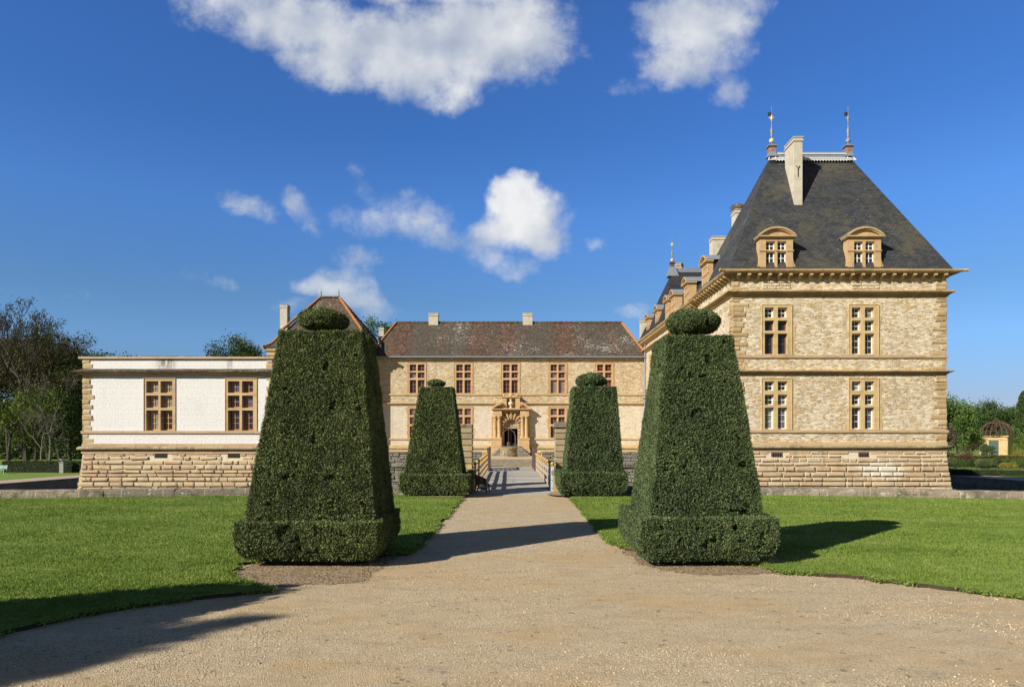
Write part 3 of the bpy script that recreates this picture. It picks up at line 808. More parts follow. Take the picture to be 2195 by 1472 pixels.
# loose pebbles on the gravel
n = 120000
y = 4.2 + 9.0*rng.random(n)**1.6; x = rng.uniform(-.8, .8, n)*y
ok = ~in_poly(x, y, lawnL) & ~in_poly(x, y, lawnR)
x, y = x[ok], y[ok]
cl = vnoise(np.c_[x*.7, y*1.4, x*0], 1.2, 3) + .25*vnoise(np.c_[x, y*2, x*0], 4, 5)
ok = rng.random(len(x)) < np.clip(.22 + cl*1.5, .03, 1)
x, y = x[ok], y[ok]; n = len(x)
s = .002 + .0055*rng.random(n)**4 + .00028*y
base = np.array([(1, 0, 0), (0, 1, 0), (-1, 0, 0), (0, -1, 0), (0, 0, .75), (0, 0, -.75)])
off = base[None] * s[:, None, None] * rng.uniform(.6, 1.4, (n, 6, 1))
a = rng.uniform(0, 6.283, n); ca, sa = np.cos(a)[:, None], np.sin(a)[:, None]
ox = off[..., 0]*ca - off[..., 1]*sa; oy = off[..., 0]*sa + off[..., 1]*ca
V = np.stack([x[:, None]+ox, y[:, None]+oy, .002 + off[..., 2] + s[:, None]*.2], 2).reshape(-1, 3)
tri = np.array([(0, 1, 4), (1, 2, 4), (2, 3, 4), (3, 0, 4), (1, 0, 5), (2, 1, 5), (3, 2, 5), (0, 3, 5)])
fi = (np.arange(n)[:, None, None]*6 + tri[None]).reshape(-1)
stuff(polymesh('pebbles', V, fi, 3, M_PEB), 'loose pale pebbles scattered over the gravel', 'pebbles')

# moat parapet left and right of the bridge
def parapet(line, label, seed):
    t = thing('moat_parapet', label, 'wall', (line[0][0], line[0][1], 0))
    mb = MB(); rr = random.Random(seed)
    pts = [line[0]]
    for a, b in zip(line, line[1:]):
        L = math.dist(a, b); s = 0
        while s < L - .3:
            l = min(rr.uniform(.7, 1.7), L - s); s += l
            pts.append((a[0]+(b[0]-a[0])*s/L, a[1]+(b[1]-a[1])*s/L))
    for a, b in zip(pts, pts[1:]):
        if abs(a[0]-b[0]) < .02: continue
        h = .255 + rr.uniform(-.012, .012); dy = rr.uniform(-.012, .012)
        dx = .004 if b[0] > a[0] else -.004
        rings = []
        n = 5
        for i in range(n+1):
            q = i/n
            px_, py_ = a[0]+(b[0]-a[0])*q + (dx if i == 0 else -dx if i == n else 0), a[1]+(b[1]-a[1])*q + dy
            j = [rr.uniform(-.014, .014) for _ in range(8)]
            rings.append([(px_, py_+j[0], -.1), (px_, py_-.012+j[1], h*.5+j[5]), (px_, py_+.0+j[2], h-.03), (px_, py_+.04, h+j[3]*.6), (px_, py_+.40, h+j[4]*.6), (px_, py_+.46, h-.05), (px_, py_+.46, -3.4)])
        mb.ring(rings)
    mb.build('coping_stones', M_KERB, t, t.location)
parapet([(x, y) for x, y in KL], 'low mossy stone parapet at the back of the left lawn', 5)
parapet([(x, y) for x, y in KR], 'low mossy stone parapet at the back of the right lawn', 6)

# courtyard between the wings
AX = lambda y: -.065 - .0112*(y - 21.25)           # axis of bridge and portal
struct(poly_sheet('courtyard', [(-14.2, YT+.1), (12.7, YT+.1), (12.7, YF+.3), (-14.2, YF+.3)], 0.0, M_COB, origin=(0, 40, 0)))
def front_wall(x0, x1, label, seed):
    t = thing('court_wall', label, 'wall', ((x0+x1)/2, YT, -1.8))
    mb = MB(); rr = random.Random(seed)
    T = lambda u, dd, z: (u, YT+.25+dd, z)
    mb.slab(T, x0, x1, -3.4, .80, 0, .45)
    mb.build('masonry', M_MORTAR, t, t.location)
    mb = MB(); z = -3.2
    while z < .78:
        h = rr.uniform(.14, .26); h = min(h, .80-z); u = x0
        while u < x1 - .05:
            l = min(rr.uniform(.25, .75), x1-u)
            mb.block(T, u+.012, u+l-.012, z+.012, z+h-.012, rr.uniform(.03, .09), 0, .03, 0, .006)
            u += l
        z += h
    mb.build('facing_stones', M_GREYST, t, t.location)
    mb = MB(); mb.box(x0, x1, YT+.15, YT+.78, .80, .9)
    mb.build('coping', M_KERB, t, t.location)
front_wall(-14.05, AX(39)-1.75, 'grey rubble court wall between white wing and bridge', 4)
front_wall(AX(39)+1.75, 12.35, 'grey rubble court wall between bridge and tall slate roofed pavilion', 8)

# ------------------------------------------------------------------ building pieces
def Tfront(y0): return lambda u, dd, z: (u, y0 + dd, z)
def Tleft(x0): return lambda u, dd, z: (x0 + dd, u, z)

def window(parent, O, T, cols, rows, frame, stone_m, case_m, glass_m, mb_div, proud=.03, deep=.34, case_d=.2, teeth=True, cw=.06, mw=.03, name='window', skip=()):
    """mullioned stone window: surround with mullion and transoms; one casement per light; one pane sheet"""
    fu0, fu1, fz0, fz1 = frame
    mb = MB()
    holes = [(a, b, c, e) for (a, b) in cols for (c, e) in rows]
    mb.slab(T, fu0, fu1, fz0, fz1, -proud, deep, holes)
    # thin raised fillet round the outside
    for (a, b, c, e) in ((fu0-.045, fu0-.003, fz0, fz1+.045), (fu1+.003, fu1+.045, fz0, fz1+.045), (fu0-.003, fu1+.003, fz1+.003, fz1+.045)):
        mb.slab(T, a, b, c, e, -proud-.03, .02)
    if teeth:      # long and short jamb stones biting into the wall
        for side in (0, 1):
            z = fz0
            while z < fz1 - .1:
                h = rnd.uniform(.26, .40); h = min(h, fz1 - z)
                l = rnd.choice((.03, .10, .16, .22, .05))
                if l > .06:
                    a = (fu0-.047-l, fu0-.047) if side == 0 else (fu1+.047, fu1+.047+l)
                    mb.block(T, a[0], a[1], z+.01, z+h-.01, .014, 0, .02, 0, .005)
                z += h
    w = mb.build(name, stone_m, parent, O)
    for ci, (a, b) in enumerate(cols):
        for ri, (c, e) in enumerate(rows):
            if (ci, ri) in skip: continue
            m2 = MB(); nx, nz = mb_div[ri]
            a2, b2, c2, e2 = a+.002, b-.002, c+.002, e-.002
            pu = [(a2+cw) + (b2-a2-2*cw)*i/nx for i in range(nx+1)]
            pz = [(c2+cw) + (e2-c2-2*cw)*i/nz for i in range(nz+1)]
            hs = []
            for i in range(nx):
                for j in range(nz):
                    hs.append((pu[i] + (mw/2 if i else 0), pu[i+1] - (mw/2 if i < nx-1 else 0), pz[j] + (mw/2 if j else 0), pz[j+1] - (mw/2 if j < nz-1 else 0)))
            m2.slab(T, a2, b2, c2, e2, case_d, case_d+.055, hs)
            cm = case_m(ci, ri) if callable(case_m) else case_m
            m2.build('casement', cm, w, O)
    for a, b in cols:
        for c, e in rows:
            m3 = MB(); k = [rnd.uniform(-.012, .012) for _ in range(4)]; q = case_d+.036
            m3.quad(T(a+.01, q+k[0], c+.01), T(b-.01, q+k[1], c+.01), T(b-.01, q+k[1]+k[2], e-.01), T(a+.01, q+k[0]+k[2], e-.01))
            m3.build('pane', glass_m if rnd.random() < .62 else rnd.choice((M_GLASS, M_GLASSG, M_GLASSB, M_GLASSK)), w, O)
    return w

def rect_ring(mb, x0, x1, y0, y1, prof, mi=0, wob=0.0):
    """moulding profile [(projection, z)] carried round a rectangle, with slightly worn edges"""
    def side(p, q, k):
        L = math.dist(p, q); n = max(2, int(L/.6)) if wob else 1
        return [(p[0]+(q[0]-p[0])*i/n, p[1]+(q[1]-p[1])*i/n) for i in range(n)]
    # collect base points with outward unit offsets
    cs = [((x0, y0), (-1, -1)), ((x1, y0), (1, -1)), ((x1, y1), (1, 1)), ((x0, y1), (-1, 1))]
    pts = []
    for i in range(4):
        (p, op), (q, oq) = cs[i], cs[(i+1) % 4]
        mid = ((op[0]+oq[0])/2, (op[1]+oq[1])/2)
        for j, s in enumerate(side(p, q, i)): pts.append((s, op if j == 0 else mid))
    rings = []
    jit = [[rnd.uniform(-wob, wob) for _ in prof] for _ in pts]
    for k, (dd, z) in enumerate(prof):
        rings.append([(p[0]+o[0]*(dd+(jit[i][k] if dd > .03 else 0)), p[1]+o[1]*(dd+(jit[i][k] if dd > .03 else 0)), z+jit[i][k]*.4) for i, (p, o) in enumerate(pts)])
    mb.ring(rings, mi, closed=True, cap=False)

def courses(mb, T, u0, u1, z0, z1, hs, ls, dep, gap=.022, holes=(), batter=0.0, j=.008, fixed_end=True):
    z = z0
    while z < z1 - .04:
        h = rnd.uniform(*hs); h = min(h, z1-z)
        if z1 - z - h < hs[0]*.5: h = z1 - z
        ex = batter * (z1 - z - h/2)
        u = u0 - ex
        while u < u1 + ex - .04:
            l = rnd.uniform(*ls); l = min(l, u1+ex-u)
            if u1 + ex - u - l < ls[0]*.4: l = u1+ex-u
            a, b, c, e = u+gap/2, u+l-gap/2, z+gap/2, z+h-gap/2
            if not any(a < H_[1] and b > H_[0] and c < H_[3] and e > H_[2] for H_ in holes):
                mb.block(lambda p, q, r: T(p, q-ex, r), a, b, c, e, rnd.uniform(*dep), 0, rnd.uniform(.05, .09), 0, j)
            u += l
        z += h

def quoins(mb, T, ucorner, sgn, z0, z1, lo=.25, hi=.75, dep=(.02, .065), hs=(.17, .34)):
    z = z0; k = 0
    while z < z1 - .05:
        h = min(rnd.uniform(*hs), z1-z)
        l = rnd.uniform(lo, (lo+hi)/2) if k % 2 else rnd.uniform((lo+hi)/2, hi)
        a, b = (ucorner, ucorner+l) if sgn > 0 else (ucorner-l, ucorner)
        dd = rnd.uniform(*dep)
        if sgn > 0: a -= dd*.5
        else: b += dd*.5
        mb.block(T, a, b, z+.02, z+h-.02, dd, 0, .07, 0, .028)
        z += h; k += 1

def peeks(mb, T, u0, u1, z0, z1, n, holes, mi=0, smax=.5):
    for _ in range(n):
        l = rnd.uniform(.10, smax*.75); h = rnd.uniform(.04, .10)
        a = rnd.uniform(u0, u1-l); c = rnd.uniform(z0, z1-h)
        if any(a < H_[1]+.1 and a+l > H_[0]-.1 and c < H_[3] and c+h > H_[2] for H_ in holes): continue
        mb.block(T, a, a+l, c, c+h, rnd.uniform(.004, .018), 0, .03, mi, .012)

CORN = lambda za, zb, pr: [(.0, zb), (pr*.25, zb+(za-zb)*.12), (pr*.35, zb+(za-zb)*.3), (pr*.55, zb+(za-zb)*.42), (pr*.9, zb+(za-zb)*.55), (pr, zb+(za-zb)*.62), (pr, zb+(za-zb)*.8), (pr*.8, zb+(za-zb)*.86), (0.0, za)]
def TOR(z0, z1, r):
    n = 7; zc = (z0+z1)/2; hh = (z1-z0)/2
    return [(0, z0-.001)] + [(.06 + r*math.cos(a), zc+hh*math.sin(a)) for a in (-math.pi/2 + math.pi*i/n for i in range(n+1))] + [(0, z1+.001)]

def corbels(parent, O, T, u0, u1, z0, z1, step, w, proj):
    n = int((u1-u0)/step)
    for i in range(n+1):
        u = u0 + (u1-u0)*i/n
        a, b = u-w/2, u+w/2
        # curved bracket profile
        pr = [(0, z0), (-proj*.35, z0+(z1-z0)*.18), (-proj*.55, z0+(z1-z0)*.45), (-proj, z0+(z1-z0)*.62), (-proj, z1), (.05, z1)]
        mb = MB(); mb.ring([[T(a, dd, z) for dd, z in pr], [T(b, dd, z) for dd, z in pr]])
        mb.build('bracket', M_TRIM, parent, O)

def dormer(parent, O, T, uc, zb, sc_=1.0, deep=1.2, w=None, roof_back=2.6, near_cheek=.6, div=((2, 2), (2, 3)), case_m=None):
    """stone dormer with curved pediment, side scrolls, lead barrel roof and slate cheeks"""
    bw = (w or 1.90)*sc_/2; k = sc_
    zt = zb + 1.82*k                       # underside of the cornice
    mb = MB()
    cols = [(uc-.60*k, uc-.085*k), (uc+.06*k, uc+.575*k)] if w is None else [(uc-.44*k, uc-.06*k), (uc+.06*k, uc+.44*k)]
    rows = [(zb+1.16*k, zb+1.64*k), (zb+.05*k, zb+1.06*k)]
    holes = [(a, b, c, e) for a, b in cols for c, e in rows]
    mb.slab(T, uc-bw, uc+bw, zb, zt, 0, near_cheek, holes)
    for a, b in ((uc-bw-.04*k, cols[0][0]), (cols[0][1]+.0, cols[1][0]), (cols[1][1], uc+bw+.04*k)):
        mb.slab(T, a, b, zb+1.075*k, zb+1.145*k, -.045, .01)
    for s in (-1, 1):                      # scrolls at the foot
        e = uc + s*bw
        prof = [(0, 0), (.22, 0), (.215, .08), (.16, .22), (.09, .36), (.04, .55), (0.0, .85)]
        mb.ring([[T(e + s*p*k, dd, zb + q*k) for p, q in prof] for dd in (.02, near_cheek*.9)])
    dm = mb.build('dormer', M_PORTAL, parent, O)
    # pediment
    mb = MB()
    cw2 = bw + .11*k; zc = zt; ch = .13*k
    mb.slab(T, uc-cw2, uc+cw2, zc, zc+ch*.45, -.10, near_cheek)
    mb.slab(T, uc-cw2-.05*k, uc+cw2+.05*k, zc+ch*.45+.001, zc+ch, -.17, near_cheek)
    rise = .46*k; n = 14
    Rr = (cw2**2 + rise**2)/(2*rise); c0 = zc + ch + rise - Rr
    a1 = math.asin(min(cw2/Rr, 1))
    def arc(r, i): a = -a1 + 2*a1*i/n; return uc + r*math.sin(a), c0 + r*math.cos(a)
    for (ro, ri, d0, d1) in ((Rr+.03*k, Rr-.06*k, -.19, near_cheek), (Rr-.06*k, Rr-.13*k, -.12, near_cheek)):
        for i in range(n):
            o0, o1, i0, i1 = arc(ro, i), arc(ro, i+1), arc(ri, i), arc(ri, i+1)
            i0 = (i0[0], max(i0[1], zc+ch)); i1 = (i1[0], max(i1[1], zc+ch))
            mb.ring([[T(p[0], dd, p[1]) for p in (o0, o1, i1, i0)] for dd in (d0, d1)], cap=True)
    top = [arc(Rr-.125*k, i) for i in range(n+1)]
    top = [(u, max(z, zc+ch)) for u, z in top]
    mb.add([T(u, .0, z) for u, z in top], (tuple(range(n+1)),))
    mb.build('pediment', M_PORTAL, dm, O)
    # lead barrel roof running back into the slope
    mb = MB()
    for i in range(n):
        o0, o1 = arc(Rr+.06*k, i), arc(Rr+.06*k, i+1)
        mb.quad(T(o0[0], -.16, o0[1]), T(o1[0], -.16, o1[1]), T(o1[0], roof_back, o1[1]), T(o0[0], roof_back, o0[1]))
    mb.add([T(*((arc(Rr+.06*k, i)[0],) + (-.16,) + (arc(Rr+.06*k, i)[1],))) for i in range(n+1)] + [T(arc(Rr+.03*k, i)[0], -.16, arc(Rr+.03*k, i)[1]) for i in range(n+1)],
           [(i, i+1, n+2+i, n+1+i) for i in range(n)])
    mb.build('dormer_roof', M_LEAD, dm, O)
    for s in (-1, 1):
        mb = MB(); e = uc + s*bw
        mb.quad(T(e-s*.01, near_cheek, zb), T(e-s*.01, roof_back, zb), T(e-s*.01, roof_back, zt+.1*k), T(e-s*.01, near_cheek, zt+.1*k))
        mb.build('slate_cheek', M_SLATEC, dm, O)
    # casements and pane
    for (a, b) in cols:
        for ri, (c, e) in enumerate(rows):
            m2 = MB(); nx, nz = div[ri]; cw = .05*k; mw = .035*k
            pu = [a+cw + (b-a-2*cw)*i/nx for i in range(nx+1)]; pz = [c+cw + (e-c-2*cw)*i/nz for i in range(nz+1)]
            hs = [(pu[i]+(mw/2 if i else 0), pu[i+1]-(mw/2 if i < nx-1 else 0), pz[j]+(mw/2 if j else 0), pz[j+1]-(mw/2 if j < nz-1 else 0)) for i in range(nx) for j in range(nz)]
            m2.slab(T, a+.002, b-.002, c+.002, e-.002, .16, .2, hs)
            m2.build('casement', case_m or M_WHITEW, dm, O)
    m3 = MB(); m3.slab(T, cols[0][0]-.03, cols[1][1]+.03, rows[1][0]-.03, rows[0][1]+.03, .185, .195)
    m3.build('pane', M_GLASS, dm, O)
    return dm

def hip_roof(mb, x0, x1, y0, y1, z0, rx0, rx1, ry, z1, flare=0.0, mi=0, n=1):
    """hipped roof with ridge along X; flare kicks the eaves out"""
    lv = [0.0, .10, .22, 1.0] if flare else [0.0, 1.0]
    def corner(t):
        # t 0 at the eaves, 1 at the ridge
        tt = t
        zz = z0 + (z1-z0)*t
        if flare: zz = z0 + (z1-z0)*(t - flare*math.sin(math.pi*min(t/.35, 1))*.5 if t < .35 else t)
        return [(x0+(rx0-x0)*tt, y0+(ry-y0)*tt, zz), (x1+(rx1-x1)*tt, y0+(ry-y0)*tt, zz), (x1+(rx1-x1)*tt, y1+(ry-y1)*tt, zz), (x0+(rx0-x0)*tt, y1+(ry-y1)*tt, zz)]
    for t0, t1 in zip(lv, lv[1:]):
        A, B = corner(t0), corner(t1)
        for i in range(4):
            j = (i+1) % 4
            mb.quad(A[i], A[j], B[j], B[i], mi)
    mb.add(corner(0), ((3, 2, 1, 0),), mi)

def chimney(parent, O, x0, x1, y0, y1, z0, z1, mat=None, capm=None, name='chimney'):
    mb = MB()
    mb.box(x0, x1, y0, y1, z0, z1-.28)
    mb.box(x0-.05, x1+.05, y0-.05, y1+.05, z1-.279, z1-.19)
    mb.box(x0-.012, x1+.012, y0-.012, y1+.012, z1-.188, z1-.06)
    mb.box(x0-.05, x1+.05, y0-.05, y1+.05, z1-.059, z1)
    return mb.build(name, mat or M_CHIM, parent, O)

def finial(parent, O, x, y, z0, h, gilded=True, flag=True, name='finial', k=1.0):
    mb = MB()
    mb.lathe((x, y, z0), [(.09, 0), (.05, .04), (.05, .12), (.13, .2), (.15, .27), (.10, .36), (.05, .42), (.045, .5), (.08, .56), (.045, .62), (.09, .78), (.095, .95), (.05, 1.03), (.035, 1.1), (.03, 1.45), (.06, 1.5), (.03, 1.54), (.02, 1.6), (.012, h-.15), (.03, h-.1), (.02, h-.04), (.004, h)], 10)
    f = mb.build(name, M_LEAD, parent, O, smooth=True)
    mb = MB()                                   # fleur-de-lis
    zf = z0 + 1.55
    mb.lathe((x, y, zf), [(.02, 0), (.05, .03), (.035, .08), (.07, .2), (.05, .28), (.005, .36)], 8)
    for s in (-1, 1):
        mb.tube([(x+s*.03, y, zf+.06), (x+s*.09, y, zf+.17), (x+s*.15, y, zf+.19), (x+s*.17, y, zf+.13)], [.03, .035, .03, .015], 6)
    mb.build('fleur_de_lis', M_GILD if gilded else M_LEAD, f, O, smooth=True)
    mb = MB(); mb.lathe((x, y, z0+.16), [(.12, 0), (.16, .07), (.165, .13), (.11, .21)], 10)
    mb.build('knob', M_GILD if gilded else M_LEAD, f, O, smooth=True)
    if flag:
        mb = MB(); zz = z0 + h - .62
        mb.box(x-.24, x-.03, y-.008, y+.008, zz, zz+.27); mb.box(x-.03, x+.0, y-.006, y+.006, zz+.02, zz+.24)
        mb.build('weather_vane', M_IRON, f, O)
    return f

# ------------------------------------------------------------------ tall corner pavilion (right)
def corner_pavilion():
    XL, XR, Y0, Y1 = X(1570, YT), X(2028, YT), YT, 47.0
    t = thing('corner_pavilion', 'tall golden stone pavilion with steep slate roof rising from the moat right of the bridge', 'building', ((XL+XR)/2, (Y0+Y1)/2, -1.75))
    O = t.location
    T = Tfront(Y0); TL = Tleft(XL); TR = lambda u, dd, z: (XR - dd, u, z)
    z = lambda py: Z(py, YT); x = lambda px: X(px, YT)
    wins = []
    for (fx0, fx1, c) in ((1633.5, 1696, ((1639, 1659), (1667, 1687.5))), (1820, 1882, ((1825.5, 1845), (1853.5, 1873.5)))):
        for k, (rows, fz) in enumerate(((((659, 681), (687, 709), (715, 759)), (654, 761)), (((817, 837), (845.5, 867.5), (873, 919)), (811, 920.5)))):
            wins.append((k, (x(fx0), x(fx1), z(fz[1]), z(fz[0])), [(x(a), x(b)) for a, b in c], [(z(b), z(a)) for a, b in rows]))
    holes = [w[1] for w in wins]
    mb = MB()
    zt, zb = z(596), z(956)
    mb.slab(T, XL, XR, zb, zt, 0, .45, holes, 0, reveal=False, edge=False)
    mb.slab(TL, Y0, Y1, zb, zt, 0, .45, (), 0, edge=False)
    mb.slab(TR, Y0, Y1, zb, zt, 0, .45, (), 0, edge=False)
    mb.quad((XL, Y1, zb), (XR, Y1, zb), (XR, Y1, zt), (XL, Y1, zt))
    peeks(mb, T, XL+.6, XR-.6, zb+.2, z(640), 420, holes, 1)
    peeks(mb, T, XL+.6, XR-.6, z(620), zt, 40, [], 1)
    for u in (x(1664), x(1855)):           # rusticated panels over the windows in the frieze
        courses(mb, T, u-.82, u+.82, z(619), z(599), (.14, .2), (.3, .8), (.03, .07), .03)
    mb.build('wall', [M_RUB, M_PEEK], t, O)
    mb = MB()
    for (a, b) in ((z(962), z(928)), (z(919), z(803)), (z(792), z(768)), (z(761), z(637)), (z(621), z(600))):
        for side in (0, 1):
            mb = MB()
            if side: quoins(mb, T, XR, -1, a, b, .3, .9); quoins(mb, TR, Y0, 1, a, b, .25, .7)
            else: quoins(mb, T, XL, 1, a, b, .35, .95); quoins(mb, TL, Y0, 1, a, b, .25, .7)
            mb.build('quoin', M_QUOIN, t, O)
    # vents and rusticated plinth
    vents = [(x(1653), x(1677), z(979), z(969.5)), (x(1839.5), x(1862), z(979), z(969.5))]
    mb = MB(); zp = z(962)
    bt = .075
    mb.ring([[(XL - bt*k, Y0 - bt*k, q), (XR + bt*k, Y0 - bt*k, q), (XR + bt*k, Y1, q), (XL - bt*k, Y1, q)] for k, q in ((zp+3.4, -3.4), (.0, zp))], 0)
    mb.build('plinth', M_MORTAR, t, O)
    mb = MB()
    Tb = lambda u, dd, zz: (u, Y0 + dd - bt*max(zp - zz, 0), zz)
    courses(mb, Tb, XL, XR, -3.2, z(966.5), (.19, .34), (.35, 1.35), (.02, .075), .075, vents, bt, .02)
    TRb = lambda u, dd, zz: (XR - dd + bt*max(zp - zz, 0), u, zz)
    courses(mb, TRb, Y0, Y1, -3.2, z(966.5), (.22, .33), (.5, 1.2), (.02, .05), .04, (), 0, .01)
    mb.build('plinth_blocks', bleached(M_BLOCK, x(1885)-O[0], z(1008)-O[2], 1.9, .75), t, O)
    for v in vents:
        mb = MB(); mb.slab(Tb, v[0], v[1], v[2], v[3], -.015, .3)
        q = mb.build('cellar_vent', M_DARK, t, O)
        mb = MB()
        for i in range(5): mb.tube([Tb(v[0]+(v[1]-v[0])*(i+.5)/5, -.05, v[2]), Tb(v[0]+(v[1]-v[0])*(i+.5)/5, -.05, v[3])], .016, 6)
        mb.build('vent_bars', M_RUST, q, O)
    # string courses, cornices
    mb = MB()
    rect_ring(mb, XL, XR, Y0, Y1, CORN(z(621.5), z(637), .36), 0, .012)
    mb.build('upper_cornice', M_CORN, t, O)
    mb = MB(); rect_ring(mb, XL, XR, Y0, Y1, CORN(z(792.5), z(803), .30), 0, .012); mb.build('middle_cornice', M_CORN, t, O)
    for a, b in ((761.5, 767.5), (921, 927.5)):
        mb = MB(); rect_ring(mb, XL, XR, Y0, Y1, [(0, z(b)), (.085, z(b)+.01), (.10, z(a)-.02), (.05, z(a)), (0, z(a))], 0, .006); mb.build('sill_course', M_TRIMP, t, O)
    mb = MB(); rect_ring(mb, XL, XR, Y0, Y1, [(0, z(954)), (.05, z(954)), (.05, z(947)), (0, z(947))]); rect_ring(mb, XL, XR, Y0, Y1, [(.0, z(967)), (.07, z(967)), (.06, z(962.2)), (0, z(962.2))])
    mb.build('base_course', M_TRIM, t, O)
    mb = MB(); rect_ring(mb, XL, XR, Y0, Y1, TOR(z(962), z(954.2), .20), 0, .008); mb.build('base_moulding', M_TORUS, t, O, smooth=True)
    # eaves: flat stone gutter carried on brackets
    ze = z(581)
    mb = MB(); rect_ring(mb, XL, XR, Y0, Y1, [(0, z(596)), (.10, z(596)+.01), (.12, z(589)), (.50, z(588.5)), (.58, z(585.5)), (.60, z(583)), (.55, ze), (0, ze+.01)], 0, .01)
    mb.build('stone_gutter', M_CORN, t, O)
    corbels(t, O, T, XL+.25, XR-.25, z(600), z(588.6), .57, .17, .46); corbels(t, O, TL, Y0+.25, Y1-.1, z(600), z(588.6), .57, .17, .46)
    for xx, s in ((XL-.45, -1), (XR+.45, 1)):
        mb = MB(); mb.tube([(xx, Y0-.42, ze-.09), (xx+s*.42, Y0-.55, ze-.06)], [.10, .075], 7); mb.tube([(xx+s*.40, Y0-.545, ze-.06), (xx+s*.46, Y0-.56, ze-.06)], [.10, .09], 7)
        mb.build('water_spout', M_CORN, t, O)
    # roof
    mb = MB(); ry = (Y0+Y1)/2; zr = Z(338, ry)
    rx0, rx1 = X(1650, ry), X(1822, ry)
    hip_roof(mb, XL-.28, XR+.28, Y0-.28, Y1+.28, ze+.02, rx0, rx1, ry, zr)
    rf = mb.build('roof', M_SLATE, t, O)
    # lead ridge: roll, apron with scalloped lower edge
    mb = MB()
    mb.box(rx0, rx1, ry-.09, ry+.09, zr+.06, zr+.24); mb.tube([(rx0, ry, zr+.27), (rx1, ry, zr+.27)], .085, 8)
    for s in (-1, 1):
        mb.ring([[(xx, ry+s*.02, zr+.12), (xx, ry+s*.10, zr+.12), (xx, ry+s*.26, zr-.24), (xx, ry+s*.20, zr-.24)] for xx in (rx0-.0, rx1)])
    rl = mb.build('lead_ridge', M_LEAD, rf, O)
    mb = MB()
    n = 26
    for i in range(n):
        a = rx0 + .15 + (rx1-rx0-.3)*i/n; b = rx0 + .15 + (rx1-rx0-.3)*(i+1)/n; m = (a+b)/2
        for (u, hh, w_) in ((a*.75+b*.25, .10, .07), (a*.25+b*.75, .17, .085)):
            f_ = lambda uu, q: (uu, ry - .275 - .155*q/.36 - .02, zr - .20 - q)
            mb.ring([[f_(u-w_*.5, -.02), f_(u+w_*.5, -.02), f_(u+w_*.5, hh*.6), f_(u, hh), f_(u-w_*.5, hh*.6)], [tuple(np.add(p, (0, .03, .01))) for p in (f_(u-w_*.5, -.02), f_(u+w_*.5, -.02), f_(u+w_*.5, hh*.6), f_(u, hh), f_(u-w_*.5, hh*.6))]])
    mb.bar((rx0+.05, ry-.31, zr-.17), (rx1-.05, ry-.31, zr-.17), .05, .07)
    mb.bar((rx0+.0, ry-.12, zr+.20), (rx1-.0, ry-.12, zr+.20), .04, .07)
    for xx, s in ((rx0, 1), (rx1, -1)):
        mb.bar((xx, ry-.11, zr+.10), (xx-s*.22, ry-.36, zr-.30), .05, .05); mb.bar((xx+s*.28, ry-.14, zr+.08), (xx+s*.28, ry-.33, zr-.22), .05, .05); mb.bar((xx-s*.2, ry-.40, zr-.30), (xx+s*.28, ry-.36, zr-.27), .05, .05)
    mb.build('ridge_fringe', M_LEADW, rf, O)
    for xx, gl in ((rx0+.12, True), (rx1-.12, False)):
        mb = MB(); zb_ = zr + .05
        mb.ring([[(xx+sx*w_, ry+sy*w_, zb_+q) for sx, sy in ((-1, -1), (1, -1), (1, 1), (-1, 1))] for w_, q in ((.30, -.05), (.22, .1), (.20, .28))])
        mb.box(xx-.19, xx+.19, ry-.19, ry+.19, zb_+.28, zb_+.60)
        mb.box(xx-.29, xx+.29, ry-.29, ry+.29, zb_+.60, zb_+.66); mb.ring([[(xx+sx*w_, ry+sy*w_, zb_+q) for sx, sy in ((-1, -1), (1, -1), (1, 1), (-1, 1))] for w_, q in ((.2, .66), (.06, .78))])
        f = mb.build('finial_base', M_LEAD, rf, O)
        mb = MB(); mb.box(xx-.12, xx+.12, ry-.205, ry+.205, zb_+.31, zb_+.57); mb.box(xx-.205, xx+.205, ry-.12, ry+.12, zb_+.31, zb_+.57)
        mb.build('brick_panel', M_BRICK, rf, O)
        finial(rf, O, xx, ry, zb_+.76, 2.42, gl)
    ch = chimney(rf, O, X(1702.3, 41.45), X(1720, 41.45), 41.45, 42.85, 14.0, 19.98)
    mb = MB(); xx = X(1711, 41.4)
    mb.bar((xx+.0, 41.42, 17.55), (xx+.0, 41.42, 18.05), .03); mb.bar((xx, 41.42, 18.05), (xx-.11, 41.42, 18.2), .03); mb.bar((xx, 41.42, 18.05), (xx+.11, 41.42, 18.2), .03)
    mb.build('wall_anchor', M_IRON, rf, O)
    mb = MB(); mb.box(X(1702, 41.3)-.03, X(1720, 41.3)+.06, 41.2, 41.46, 15.15, 15.26); mb.build('flashing', M_LEAD, rf, O)
    for i in range(9):                      # snow hooks and slipped-slate clips
        tt = rnd.uniform(.1, .9); uu = rnd.uniform(XL+1+tt*3.3, XR-1-tt*3.3)
        zz = ze + (zr-ze)*tt; yy_ = Y0-.28 + (ry-Y0+.28)*tt
        mb = MB(); mb.bar((uu, yy_-.03, zz), (uu, yy_+.02, zz+.08), .035, .025); mb.build('roof_hook', M_LEAD, rf, O)
    # dormers
    for (pc, dz) in ((1661.5, 0), (1849.5, .06)):
        dormer(t, O, Tfront(Y0-.20), x(pc), ze+.02, 1.0, case_m=M_WHITEW)
    dormer(t, O, Tleft(XL-.08), 45.0, ze+.02, .95, near_cheek=.35, w=1.5, roof_back=2.4)
    # windows
    case = [(0, ((2, 2), (1, 1), (1, 2)), lambda c, r: M_WHITEW if r == 0 else (M_BRNW if c else M_WHITEW)), (1, ((2, 2), (2, 2), (2, 3)), M_WHITEW)]
